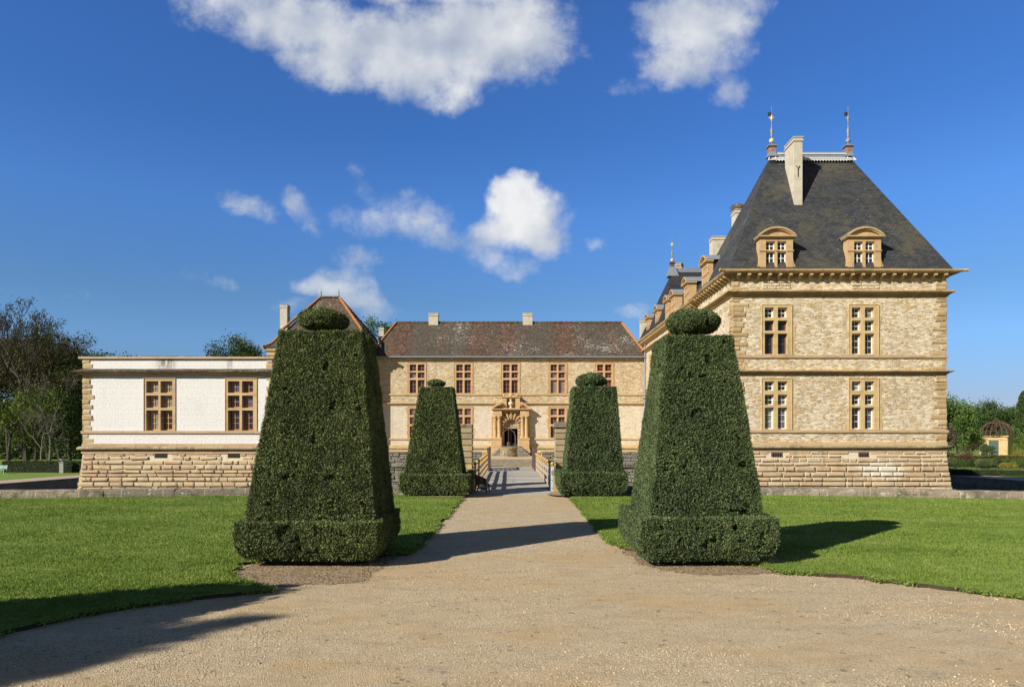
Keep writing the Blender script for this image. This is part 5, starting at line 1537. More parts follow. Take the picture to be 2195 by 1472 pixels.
def topiary(label, base, bh, sk_z0, sk_z1, body0, b0, body1, b1, z1, ball_c, ball_r, seed, dens, size, mat, group='clipped yews beside the path'):
    """base: centre of skirt; bh: half sizes; body0/body1: centres of body foot and top with half sizes b0/b1"""
    r = np.random.default_rng(seed)
    t = thing('topiary', label, 'topiary', (base[0], base[1], 0), group); O = t.location
    def rect(c, s, z, k=.0):
        b = min(s)*.22; x, y = s[0]-k, s[1]-k
        return [(c[0]-x+b, c[1]-y, z), (c[0]+x-b, c[1]-y, z), (c[0]+x, c[1]-y+b, z), (c[0]+x, c[1]+y-b, z), (c[0]+x-b, c[1]+y, z), (c[0]-x+b, c[1]+y, z), (c[0]-x, c[1]+y-b, z), (c[0]-x, c[1]-y+b, z)]
    inn = .115
    def foliage(name, P, N, core, lump, sz, seed2, thin=None, out=0.):
        if thin is not None: P, N = P[thin], N[thin]
        V, fi = leaves_from(P, N, r, sz, lump, seed2, .055, out=out)
        o = polymesh(name, V, fi, 4, mat, t, O)
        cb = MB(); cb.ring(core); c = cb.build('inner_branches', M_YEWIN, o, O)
        return o
    # body
    A = 2*(b0[0]+b1[0]+b0[1]+b1[1])*(z1-sk_z1+.1)
    P, N = box_shell(body0, b0, sk_z1-.12, body1, b1, z1, int(A*dens), r)
    # soften the vertical arrises
    foliage('body', P, N, [rect(body0, b0, sk_z1-.15, inn), rect(body1, b1, z1-.10, inn)], .030, size, seed+10)
    # skirt: bulges, narrower at the foot
    A = 4*(bh[0]+bh[1])*(sk_z1-sk_z0)*1.25
    P, N = box_shell(base, bh, sk_z0, base, (bh[0], bh[1]), sk_z1, int(A*dens*1.1), r)
    tz = (P[:, 2]-sk_z0)/(sk_z1-sk_z0)
    kx = 1 - .13*np.clip(1-tz/.45, 0, 1)**1.6 - .0*tz
    ang = np.abs((P[:, 0]-base[0])/bh[0])*np.abs((P[:, 1]-base[1])/bh[1])
    kx = kx - .02*np.clip((ang-.8)/.2, 0, 1)
    P[:, 0] = base[0] + (P[:, 0]-base[0])*kx; P[:, 1] = base[1] + (P[:, 1]-base[1])*kx
    N[:, 2] -= .5*np.clip(1-tz/.4, 0, 1)
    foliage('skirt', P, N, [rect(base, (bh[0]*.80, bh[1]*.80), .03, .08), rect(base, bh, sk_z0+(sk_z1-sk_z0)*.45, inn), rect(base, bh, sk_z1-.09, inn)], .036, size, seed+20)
    # cap on a short neck
    A = 4*math.pi*ball_r[0]*ball_r[2]*1.5
    P, N = ell_shell(ball_c, ball_r, int(A*dens*1.3), r)
    rings = []
    for i in range(7):
        a = math.pi*i/6; q = max(math.sin(a), .05)
        rings.append([(ball_c[0]+ball_r[0]*.82*q*math.cos(b), ball_c[1]+ball_r[1]*.82*q*math.sin(b), ball_c[2]-ball_r[2]*.78*math.cos(a)) for b in (2*math.pi*j/10 for j in range(10))])
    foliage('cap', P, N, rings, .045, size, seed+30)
    mb = MB(); mb.tube([(body1[0], body1[1], z1-.15), (ball_c[0], ball_c[1], ball_c[2])], [.07, .07], 7)
    mb.tube([(base[0], base[1], -.02), (base[0], base[1], .5)], [.12, .1], 8)
    mb.build('stem', M_BARK, t, O)
    return t

topiary('largest foreground yew left of the gravel path, tall battered block with wide domed cap', (-2.735, 9.72), (.945, .90), .10, .60,
        (-2.73, 9.74), (.875, .76), (-2.67, 9.78), (.555, .46), 3.16, (-2.75, 9.75, 3.36), (.345, .345, .165), 1, 19000, .029, M_YEW)
topiary('foreground yew right of the path, casting its shadow on the right lawn', (2.51, 9.75), (.915, .92), .08, .655,
        (2.53, 9.75), (.775, .74), (2.475, 9.62), (.445, .42), 3.08, (2.485, 9.58, 3.31), (.36, .34, .185), 2, 19000, .028, M_YEWC)
topiary('smaller far yew left of the path, with tiny flat cap, beside the wicker chair', (-2.31, 20.05), (.99, .85), .08, .66,
        (-2.36, 20.05), (.84, .72), (-2.30, 20.05), (.46, .40), 3.15, (-2.33, 20.05, 3.29), (.25, .25, .12), 3, 6000, .048, M_YEW)
topiary('smaller far yew right of the path, with tall domed cap, before the bridge', (2.17, 19.95), (.97, .90), .08, .72,
        (2.21, 19.95), (.82, .76), (2.26, 20.0), (.60, .55), 3.15, (2.20, 20.0, 3.35), (.43, .40, .22), 4, 6000, .048, M_YEWC)
# two more clipped yews stand outside the frame and throw their shadows over the forecourt
def cone_yew(label, x, y, h, rad, seed, lean=(0, 0), n=9000, size=.14, blunt=.12):
    r = np.random.default_rng(seed)
    t = thing('cone_yew', label, 'tree', (x, y, 0)); O = t.location
    q = r.random(n)**.6; a = r.uniform(0, 6.283, n)
    rr_ = rad*(q*(1-blunt)+blunt*np.minimum(q*8, 1))
    z = h*(1-q)
    P = np.c_[x+lean[0]*(1-q)+rr_*np.cos(a), y+lean[1]*(1-q)+rr_*np.sin(a), z+.1]; N = np.c_[np.cos(a), np.sin(a), np.full(n, rad/h)]
    V, fi = leaves_from(P, N, r, size, .10, seed)
    c = polymesh('crown', V, fi, 4, M_YEW, t, O)
    mb = MB(); mb.ring([[(x+lean[0]*k+w*math.cos(b), y+lean[1]*k+w*math.sin(b), h*k) for b in (2*math.pi*j/10 for j in range(10))] for k, w in ((0, rad*.93), (.5, rad*(.5+blunt*.5)*.93), (.9, rad*(.1+blunt)*.85), (.97, .05))])
    mb.build('inner_branches', M_YEWIN, c, O)
    mb = MB(); mb.tube([(x, y, -.05), (x, y, h*.3)], [.15, .1], 8); mb.build('trunk', M_BARK, t, O)
cone_yew('broad clipped yew cone just outside the left edge of the picture', -6.95, 4.2, 3.05, 1.75, 41, blunt=.17)
cone_yew('tall dark yew cone outside the picture behind the left lawn', -12.9, -2.1, 7.5, 3.5, 42, n=14000, size=.2, blunt=.03)

# ------------------------------------------------------------------ bridge with railings
def bridge():
    c, s = 1/math.hypot(1, .0112), -.0112
    def B(u, v, w): return (AX(21.25) + u + s*(v), 21.25 + v, w)     # u across, v along
    t = thing('footbridge', 'grey plank footbridge with ochre ball topped railings crossing the moat', 'bridge', B(0, 9, -.3)); O = t.location
    L = 18.3; hw = 1.27
    mb = MB(); v = -.75; rr = random.Random(5)
    while v < L:
        l = rr.uniform(.24, .30); z = rr.uniform(.0, .012)
        vs = [B(a, b, q) for q in (-.06, z) for a, b in ((-hw, v+.012), (hw, v+.012), (hw, v+l-.012), (-hw, v+l-.012))]
        mb.add(vs, ((0, 3, 2, 1), (4, 5, 6, 7), (0, 1, 5, 4), (1, 2, 6, 5), (2, 3, 7, 6), (3, 0, 4, 7)))
        v += l
    mb.build('deck', M_DECK, t, O)
    mb = MB()
    for a in (-.9, 0, .9): mb.ring([[B(a-.1, q, -.4), B(a+.1, q, -.4), B(a+.1, q, -.061), B(a-.1, q, -.061)] for q in (-.9, L)])
    mb.build('beams', M_BARK, t, O)
    for side in (-1, 1):
        u = side*1.22
        mb = MB()
        for h in (.16, .40, .64):
            mb.ring([[B(u-.022, q, h-.045), B(u+.022, q, h-.045), B(u+.022, q, h+.045), B(u-.022, q, h+.045)] for q in (.25, 12.9)])
        rl = mb.build('railing', M_GRYW, t, O)
        n = 10
        for i in range(n):
            q = .3 + 12.5*i/(n-1)
            mb = MB()
            mb.ring([[B(u-.020, q+k, w) for k in (-.06, .06)] + [B(u+.020, q+k, w) for k in (.06, -.06)] for w in (0.0, .82)])
            mb.lathe(B(u, q, .82), [(.03, 0), (.022, .012), (.048, .035), (.060, .065), (.048, .10), (.012, .122)], 10)
            mb.build('post', M_OCHW, rl, O)
    # far iron gate leaves folded back along the bridge
    for side, lb in ((-1, 'rust brown iron gate leaf at the far end of the bridge, left side'), (1, 'rust brown iron gate leaf at the far end of the bridge, right side')):
        g_ = thing('iron_gate', lb, 'gate', B(side*1.2, 13.6, 0)); OG = g_.location
        mb = MB(); u = side*1.2
        for w in (.08, 1.10): mb.ring([[B(u-.03, q, w-.04), B(u+.03, q, w-.04), B(u+.03, q, w+.04), B(u-.03, q, w+.04)] for q in (13.4, 16.9)])
        for q in (13.4, 16.9): mb.ring([[B(u-.05, q-.05, w), B(u+.05, q-.05, w), B(u+.05, q+.05, w), B(u-.05, q+.05, w)] for w in (0, 1.22)])
        mb.build('gate_frame', M_RBRN, g_, OG)
        mb = MB()
        for i in range(1, 18): q = 13.4 + 3.5*i/18; mb.ring([[B(u-.022, q-.045, w), B(u+.022, q-.045, w), B(u+.022, q+.045, w), B(u-.022, q+.045, w)] for w in (.12, 1.06)])
        mb.build('gate_bars', M_RBRN, g_, OG)
    g_ = thing('garden_gate', 'pale blue wooden gate leaf folded back against the right railing', 'gate', B(1.14, .1, 0)); OG = g_.location
    mb = MB()
    for k in range(2): mb.ring([[B(1.15+.05*k, .0, w), B(1.195+.05*k, .0, w), B(1.195+.05*k, .045, w), B(1.15+.05*k, .045, w)] for w in (.06, .80)])
    for q in (.14, .40, .62): mb.ring([[B(1.15, -.03, w), B(1.245, -.03, w), B(1.245, -.002, w), B(1.15, -.002, w)] for w in (q, q+.07)])
    mb.build('gate_boards', M_BLUE, g_, OG)
bridge()

def gate_pillar(label, x0, x1, y0, y1, ztop, seed, cap):
    t = thing('gate_pillar', label, 'pillar', ((x0+x1)/2, (y0+y1)/2, 0), None); O = t.location
    rr = random.Random(seed)
    mb = MB(); mb.box(x0+.05, x1-.05, y0+.05, y1-.05, -.05, ztop-.05); mb.build('core', M_PILLAR, t, O)
    mb = MB(); z = .0; k = 0
    while z < ztop - .15:
        h = .205
        p = .0 if k % 2 else -.012
        b = .022
        mb.ring([[(x0+p+q, y0+p+q, zz), (x1-p-q, y0+p+q, zz), (x1-p-q, y1-p-q, zz), (x0+p+q, y1-p-q, zz)] for zz, q in ((z+.008, b), (z+.03, 0), (z+h-.03, 0), (z+h-.008, b))])
        z += h; k += 1
    mb.build('banded_blocks', M_PILLAR, t, O)
    mb = MB()
    if cap: mb.box(x0-.06, x1+.06, y0-.06, y1+.06, z+.001, z+.07); mb.box(x0-.02, x1+.02, y0-.02, y1+.02, z+.071, z+.19)
    else: mb.box(x0-.01, x1+.01, y0-.01, y1+.01, z+.001, z+.10)
    mb.build('capstone', M_KERB, t, O)
gate_pillar('banded stone gate pillar with flat top at the left end of the bridge', X(972, 23.2), X(1012, 23.2), 23.0, 23.7, 2.04, 3, False)
gate_pillar('banded stone gate pillar with projecting cap at the right end of the bridge', X(1190.5, 23.2), X(1232, 23.2), 23.0, 23.7, 2.09, 4, True)
def bollard(label, cx, y, hw, h, sph):
    t = thing('stone_bollard', label, 'bollard', (cx, y, 0)); O = t.location
    mb = MB(); mb.ring([[(cx-k, y-k, z), (cx+k, y-k, z), (cx+k, y+k, z), (cx-k, y+k, z)] for k, z in ((hw, -.03), (hw*.97, h-.02), (hw*.9, h))]); mb.build('shaft', M_PILLAR, t, O)
    mb = MB()
    if sph: mb.sphere((cx-.02, y, h+.07), .12, 12, 1, 1, .85)
    else: mb.lathe((cx, y, h), [(hw*1.1, 0), (hw*1.5, .03), (hw*1.55, .08), (hw*1.3, .13), (hw*.5, .16)], 12)
    mb.build('rounded_head', M_KERB, t, O, smooth=True)
bollard('square stone bollard with flat rounded head, behind the wicker chair', X(1010, 20.85), 20.95, .085, .56, False)
bollard('square stone bollard with ball head beside the pale blue gate leaf', X(1191, 20.85), 20.95, .075, .56, True)

def wicker_chair():
    cx, cy = X(1034.5, 21.2), 21.15
    t = thing('wicker_chair', 'brown wicker armchair on the bridge planks beside the left bollard', 'chair', (cx, cy, 0)); O = t.location
    a = R(-12); k = .60
    def P(x, y, z): return (cx + k*(x*math.cos(a) - y*math.sin(a)), cy + k*(x*math.sin(a) + y*math.cos(a)), .012 + k*z)   # x forward, y left
    for (x, y, tx) in ((.26, .27, .03), (.26, -.27, .03), (-.25, .24, -.12), (-.25, -.24, -.12)):
        mb = MB(); mb.tube([P(x+tx, y*1.04, 0), P(x, y, .44)], [.022, .026], 7); mb.build('leg', M_WICK, t, O)
    mb = MB()
    mb.ring([[P(x, y, z) for x, y in ((-.27, -.27), (.28, -.29), (.30, 0), (.28, .29), (-.27, .27))] for z in (.40, .455)]); mb.build('seat', M_WICK, t, O)
    # curved shell: high back sweeping down into the arms
    mb = MB(); inner, outer = [], []; n = 16
    cols_ = []
    for i in range(n+1):
        q = -1 + 2*i/n; b = q*R(118); rx = .36; x, y = -.02 - rx*math.cos(b)*.95, .33*math.sin(b)
        top = .93 - .30*abs(q)**1.3
        lean = -.10*math.cos(b*.5)
        cols_.append((x, y, top, lean))
    for (x, y, tp, ln) in cols_: outer.append((x, y, tp, ln))
    for i in range(n):
        (x0, y0, t0, l0), (x1, y1, t1, l1) = cols_[i], cols_[i+1]
        z0 = .44
        mb.add([P(x0, y0, z0), P(x1, y1, z0), P(x1+l1, y1*1.05, t1), P(x0+l0, y0*1.05, t0), P(x0*.93, y0*.93, z0), P(x1*.93, y1*.93, z0), P((x1+l1)*.94, y1*.99, t1), P((x0+l0)*.94, y0*.99, t0)], ((0, 1, 2, 3), (4, 5, 6, 7), (3, 2, 6, 7)))
    mb.build('backrest', M_WICK, t, O)
    mb = MB(); mb.tube([P(x+l, y*1.05, tp) for x, y, tp, l in cols_], .03, 7); mb.build('arm_rail', M_WICK, t, O)
    mb = MB()
    for p, q in (((.27, .27, .2), (.27, -.27, .2)), ((-.3, .24, .2), (-.3, -.24, .2)), ((.27, .27, .2), (-.3, .24, .2)), ((.27, -.27, .2), (-.3, -.24, .2))): mb.tube([P(*p), P(*q)], .014, 6)
    mb.build('stretcher', M_WICK, t, O)
wicker_chair()

def well():
    Yw = 61.2; cx = X(1090.5, Yw); x = lambda p: X(p, Yw); z = lambda p: Z(p, Yw)
    t = thing('stone_well', 'round stone well with wrought iron arch in the courtyard before the portal', 'well', (cx, Yw, 0)); O = t.location
    mb = MB(); rr = random.Random(9); R0 = .77
    zz = 0.0
    while zz < .72:
        h = .18; a = rr.uniform(0, .5)
        while a < 6.28 + .3:
            l = rr.uniform(.35, .6); pr = R0 + rr.uniform(-.02, .03)
            pts = [(a+.02), (a+l/2), (a+l-.02)]
            mb.ring([[(cx+q*math.cos(b), Yw+q*math.sin(b), w) for b in pts for q in (pr,)] + [(cx+.5*math.cos(b), Yw+.5*math.sin(b), w) for b in pts[::-1]] for w in (zz+.01, zz+h-.01)])
            a += l
        zz += h
    mb.build('masonry', M_TORUS, t, O)
    mb = MB(); n = 20
    mb.ring([[(cx+r_*math.cos(2*math.pi*j/n), Yw+r_*math.sin(2*math.pi*j/n), q) for j in range(n)] for r_, q in ((.70, .7), (.82, .71), (.84, .85), (.56, .86), (.55, .5))], cap=False)
    mb.build('rim', M_TORUS, t, O)
    mb = MB(); zt = z(918.5)
    n = 12
    for s in (-1, 1):
        pts = [(cx+s*.62, Yw, .85), (cx+s*.62, Yw, zt-.9)] + [(cx+s*(.62*math.cos(a)), Yw, zt-.9+.85*math.sin(a)) for a in (math.pi/2*i/8 for i in range(1, 9))]
        mb.tube(pts, .035, 6)
    mb.tube([(cx, Yw, zt-.05), (cx, Yw, 1.3)], .02, 6); mb.sphere((cx, Yw, zt), .10, 8)
    for s in (-1, 1): mb.tube([(cx+s*.05, Yw, zt+.02), (cx+s*.18, Yw, zt+.14), (cx+s*.22, Yw, zt-.02)], .02, 6)
    mb.build('iron_arch', M_RUST, t, O)
    mb = MB(); mb.lathe((cx, Yw, 1.0), [(.14, 0), (.17, .3), (.16, .31), (.1, .05)], 10); mb.build('pulley_bucket', M_RUST, t, O)
well()

# ------------------------------------------------------------------ trees
def branch_tree(x, y, z0, h, seed, r0=.35, fork=.35, spread=.55, depth=5, lean=(0, 0), up=.25, kids=(2, 4), ratio=.70, first_len=None):
    rr = random.Random(seed); segs = []; tips = []
    def grow(p, dr, ln, r_, dp):
        n = 4; pts = [p]; d_ = dr
        for i in range(n):
            d_ = (d_ + Vector((rr.uniform(-1, 1), rr.uniform(-1, 1), rr.uniform(-.6, 1)*.8))*.16 + Vector((0, 0, up*.12))).normalized()
            p = p + d_*(ln/n); pts.append(p)
        segs.append((pts, r_, r_*.62, dp))
        if dp >= depth: tips.append((p, d_)); tips.append((pts[2], d_)); return
        k = rr.randint(*kids)
        for i in range(k):
            ang = rr.uniform(.5, 1.0)*spread*(1.25 if i else .5)
            ax = d_.cross(Vector((rr.uniform(-1, 1), rr.uniform(-1, 1), rr.uniform(-1, 1)))).normalized()
            nd_ = Matrix.Rotation(ang, 3, ax) @ d_
            st = pts[-1] if i < 2 else pts[rr.randint(2, 3)]
            grow(st, nd_, ln*rr.uniform(ratio-.1, ratio+.1), r_*.62*rr.uniform(.75, 1), dp+1)
    grow(Vector((x, y, z0)), Vector((lean[0], lean[1], 1)).normalized(), first_len or h*fork, r0, 0)
    zs = sorted(p.z for p, _ in tips)[int(len(tips)*.93)]
    k = (h) / (zs - z0)
    top = [p for p, _ in tips if p.z > z0 + (zs-z0)*.55]
    mx = sum(p.x for p in top)/len(top) - x; my = sum(p.y for p in top)/len(top) - y
    o = Vector((x, y, z0))
    def f(p):
        q = (p.z-z0)/(zs-z0)
        return o + (p - o - Vector((mx*min(q, 1), my*min(q, 1), 0)))*k
    return [([f(p) for p in pts], a*k**.5, b*k**.5, dp) for pts, a, b, dp in segs], [(f(p), d_) for p, d_ in tips]

def tree(name, label, x, y, z0, h, seed, mat, bark=None, leaves=4000, lsize=.3, spreadleaf=.8, cat='tree', group=None, minr=.018, low=0, lowmat=None, **kw):
    t = thing(name, label, cat, (x, y, z0), group); O = t.location
    segs, tips = branch_tree(x, y, z0, h, seed, **kw)
    mb = MB()
    for pts, a, b, dp in segs:
        a, b = max(a, minr), max(b, minr*.8)
        n = 6 if dp < 2 else 4 if dp < 4 else 3
        rad = [a+(b-a)*i/(len(pts)-1) for i in range(len(pts))]
        mb.tube(pts, rad, n, cap=False)
    mb.build('trunk', bark or M_BARK, t, O, uvs=False)
    r = np.random.default_rng(seed+500)
    if leaves:
        tp = np.array([p[:] for p, _ in tips]); i = r.integers(0, len(tp), leaves)
        P = tp[i] + r.normal(0, spreadleaf*.5, (leaves, 3))*np.array([1, 1, .8])
        P = P[P[:, 2] > z0 + h*.05]
        V, fi = leaf_quads(P, r.normal(0, 1, (len(P), 3)) + np.array([0, 0, -.3]), lsize*r.uniform(.6, 1.4, len(P)), lsize*r.uniform(.4, .8, len(P)), r)
        polymesh('crown', V, fi, 4, mat, t, O)
    return t

tree('tall_tree', 'tallest nearly bare chestnut with open twiggy crown at the far left', X(58, 76*KP), 76*KP, ZL, Z(645, 76*KP)-ZL, 31, M_BROWNL, leaves=2600, lsize=.26, spreadleaf=.7, r0=.55, fork=.42, spread=.52, depth=6, lean=(.0, 0), kids=(2, 3), ratio=.74, minr=.03)
tree('tall_tree', 'bare chestnut cut by the left edge of the picture', X(-45, 74*KP), 74*KP, ZL, Z(660, 74*KP)-ZL, 35, M_BROWNL, leaves=2600, lsize=.28, spreadleaf=.8, r0=.5, fork=.36, spread=.6, depth=6, kids=(2, 3), ratio=.75, minr=.03)
for (px_, Y_, top, sd, nm, lb, mt, nl, ls, kw) in (
    (105, 84, 742, 51, 'autumn_tree', 'rounded browning tree just right of the tallest chestnut', M_BROWNL, 15000, .34, dict(spread=.75)),
    (20, 90, 742, 52, 'autumn_tree', 'brown leaved tree behind the trunk of the tallest chestnut', M_BROWNL, 15000, .36, dict(spread=.75)),
    (70, 92, 738, 53, 'dark_tree', 'dark green tree deep behind the chestnut group', M_OAK, 15000, .36, dict(spread=.8)),
    (150, 86, 765, 54, 'green_tree', 'green leafy tree right beside the corner of the white wing', M_MIDL, 16000, .32, dict(spread=.7)),
    (172, 94, 776, 57, 'dark_tree', 'dark tree half hidden behind the white wing corner', M_OAK, 14000, .36, dict(spread=.75)),
    (130, 80, 850, 58, 'green_tree', 'dark green low tree above the clipped hedge near the stone vase', M_OAK, 11000, .28, dict(spread=.8)),
    (-20, 82, 780, 59, 'autumn_tree', 'brown low tree at the left picture edge', M_BROWNL, 11000, .34, dict(spread=.8)),
    (18, 68, 872, 55, 'young_tree', 'young yellow green chestnut behind the green bench', M_LIME_L, 2200, .30, dict(spread=.8)),
    (75, 72, 845, 56, 'young_tree', 'young thin tree with yellowing leaves over the hedge', M_LIME_L, 1700, .28, dict(spread=.75)),
):
    Y_ *= KP; h_ = Z(top, Y_) - ZL
    tree(nm, lb, X(px_, Y_), Y_, ZL, h_, sd, mt, leaves=nl, lsize=ls, spreadleaf=1.15 if h_ > 8 else .9, r0=.3, fork=.26, depth=5, kids=(2, 4), ratio=.76, **kw)
tree('dead_tree', 'pale leafless dead tree in front of the dark trees', X(104, 69*KP), 69*KP, ZL, Z(800, 69*KP)-ZL, 61, M_BROWNL, bark=M_BARKP, leaves=500, lsize=.2, r0=.2, fork=.3, spread=.75, depth=6, kids=(2, 3), ratio=.74, minr=.02)
tree('dead_tree', 'smaller pale dead shrub over the clipped hedge', X(88, 66*KP), 66*KP, ZL, Z(880, 66*KP)-ZL, 62, M_BROWNL, bark=M_BARKP, leaves=200, lsize=.2, r0=.13, fork=.2, spread=.9, depth=6, kids=(2, 3), ratio=.76, minr=.016)
# behind the white wing and the tiled pavilion
tree('oak', 'dark oak crown showing above the white wing parapet', X(562, 112*KP), 112*KP, ZL, Z(742, 112*KP)-ZL, 71, M_OAK, leaves=15000, lsize=.42, spreadleaf=1.9, r0=.4, fork=.42, spread=.7, depth=5, ratio=.66)
tree('oak', 'lower oak crown left of the one above the white wing parapet', X(505, 118*KP), 118*KP, ZL, Z(757, 118*KP)-ZL, 72, M_OAK, leaves=9000, lsize=.42, spreadleaf=1.7, r0=.4, fork=.45, spread=.65, depth=5, ratio=.62)
tree('oak', 'sunlit tree top between the two tiled roofs', X(796, 100*KP), 100*KP, ZL, Z(704, 100*KP)-ZL, 73, M_MIDL, leaves=8000, lsize=.4, spreadleaf=1.3, r0=.4, fork=.5, spread=.5, depth=5, ratio=.6)
# garden side on the right
for (px_, Y_, top, sd, nm, lb, mt, nl, ls, sl, kw) in (
    (2030, 66, 862, 81, 'maple', 'broad leaved tree peeping out beside the right wall of the tall pavilion', M_MIDL, 12000, .26, .9, dict(spread=.8)),
    (2052, 92, 926, 82, 'shrub_tree', 'brownish shrub right of the tree beside the tall pavilion', M_BROWNL, 8000, .26, .9, dict(spread=.9)),
    (2078, 98, 932, 83, 'shrub_tree', 'yellow green shrub left of the domed kiosk', M_LIME_L, 8000, .26, .9, dict(spread=.9)),
    (2118, 165, 878, 84, 'oak', 'broad dark oak behind the domed kiosk', M_OAK, 16000, .5, 2.0, dict(spread=.95)),
    (2088, 172, 888, 85, 'oak', 'left flank oak of the dark group behind the domed kiosk', M_OAK, 13000, .5, 1.8, dict(spread=.95)),
    (2158, 168, 884, 86, 'oak', 'right hand oak of the dark group behind the domed kiosk', M_OAK, 14000, .5, 1.9, dict(spread=.95)),
    (2178, 112, 925, 87, 'shrub_tree', 'light green shrub right of the domed kiosk', M_MIDL, 8000, .28, 1.0, dict(spread=.9)),
    (2206, 130, 905, 88, 'oak', 'dark tree at the right picture edge', M_OAK, 12000, .4, 1.5, dict(spread=.9)),
):
    Y_ *= KP; h_ = Z(top, Y_) - ZL
    tree(nm, lb, X(px_, Y_), Y_, ZL, h_, sd, mt, leaves=nl, lsize=ls, spreadleaf=sl, r0=.25, fork=.24, depth=4, kids=(3, 4), ratio=.72, **kw)
def column_tree(label, x, y, h, rad, seed):
    r = np.random.default_rng(seed); t = thing('poplar', label, 'tree', (x, y, ZL)); O = t.location
    n = 12000; q = r.random(n); a = r.uniform(0, 6.283, n); w = rad*np.sin(np.pi*np.clip(q*.9+.08, 0, 1))**.6*np.sqrt(r.random(n))*(1+.5*vnoise(np.c_[np.cos(a), np.sin(a), q*9], 2, seed))
    P = np.c_[x+w*np.cos(a), y+w*np.sin(a), ZL+.8+q*(h-.8)]
    V, fi = leaf_quads(P, r.normal(0, .6, (n, 3))+np.array([0, 0, .8]), .5*r.uniform(.6, 1.4, n), .28*r.uniform(.6, 1.4, n), r)
    polymesh('crown', V, fi, 4, M_OAK, t, O)
    mb = MB(); mb.tube([(x, y, ZL-.1), (x, y, ZL+h*.8)], [.3, .06], 7); mb.build('trunk', M_BARK, t, O)
column_tree('tall dark poplar at the right picture edge behind the garden', X(2196, 150*KP), 150*KP, Z(838, 150*KP)-ZL, 2.5, 91)

# clipped hedges, urn and bench on the left bank
def hedge(label, pts, h, wd, seed, mat, dens=420, size=.09, z0=ZL, cat='hedge', name='clipped_hedge'):
    r = np.random.default_rng(seed)
    t = thing(name, label, cat, (pts[0][0], pts[0][1], z0)); O = t.location
    Pall, Nall = [], []; mb = MB()
    for a, b in zip(pts, pts[1:]):
        a, b = np.array(a, float), np.array(b, float); L = np.linalg.norm(b-a); tg = (b-a)/L; nm = np.array([tg[1], -tg[0]])
        n = int(L*(2*h+wd)*dens); u = r.random(n)*L; f = r.choice(3, n, p=np.array([h, h, wd])/(2*h+wd))
        s = np.where(f == 0, wd/2, np.where(f == 1, -wd/2, r.uniform(-wd/2, wd/2, n))); zz = np.where(f == 2, h, r.random(n)*h)
        xy = a + tg*u[:, None] + nm*s[:, None]
        Pall.append(np.c_[xy, z0+zz]); Nall.append(np.where((f == 2)[:, None], np.array([0, 0, 1.]), np.c_[nm*np.sign(s)[:, None], np.zeros(n)]))
        w = wd/2-.06
        mb.ring([[tuple(p+nm*w)+(z0-.05,), tuple(p-nm*w)+(z0-.05,), tuple(p-nm*w)+(z0+h-.06,), tuple(p+nm*w)+(z0+h-.06,)] for p in (a, b)])
    P, N = np.concatenate(Pall), np.concatenate(Nall)
    V, fi = leaves_from(P, N, r, size, .05, seed)
    c = polymesh('foliage', V, fi, 4, mat, t, O)
    mb.build('inner_branches', M_YEWIN, c, O)
    return t
hedge('low dark clipped hedge under the trees beyond the left bank', [(X(14, 77.3), 77.3), (X(240, 77.3), 77.3)], Z(987.5, 77.3)-ZL, 1.5, 101, M_HEDGE, 200, .12)
def urn():
    x, y = X(134, 75.8), 75.8; zh = ZL
    t = thing('stone_urn', 'grey stone urn on pedestal before the left clipped hedge', 'urn', (x, y, ZL)); O = t.location
    zt = Z(983, y)
    mb = MB(); mb.box(x-.22, x+.22, y-.22, y+.22, ZL-.02, zt-.42); mb.box(x-.28, x+.28, y-.28, y+.28, zt-.42, zt-.36); mb.build('pedestal', M_VASE, t, O)
    mb = MB(); mb.lathe((x, y, zt-.36), [(.16, 0), (.07, .05), (.09, .09), (.24, .2), (.27, .28), (.33, .34), (.30, .36), (.22, .3)], 14); mb.build('bowl', M_VASE, t, O, smooth=True)
urn()
def bench():
    x0, x1, y = X(-14, 74), X(11.5, 74), 74.0; zs = ZL+.42
    t = thing('park_bench', 'pale green slatted bench on the grass at the left picture edge', 'bench', ((x0+x1)/2, y, ZL)); O = t.location
    mb = MB()
    for k in range(4): mb.box(x0, x1, y-.22+k*.11, y-.13+k*.11, zs, zs+.035)
    mb.build('seat', M_BENCH, t, O)
    mb = MB()
    for k in range(3): mb.box(x0, x1, y+.24+k*.03, y+.27+k*.03, zs+.12+k*.13, zs+.22+k*.13)
    mb.build('backrest', M_BENCH, t, O)
    for xx in (x0+.06, x1-.06):
        mb = MB(); mb.box(xx-.03, xx+.03, y-.2, y-.14, ZL-.01, zs-.001); mb.bar((xx, y+.2, ZL), (xx, y+.36, zs+.5), .06); mb.build('leg', M_BENCH, t, O)
bench()

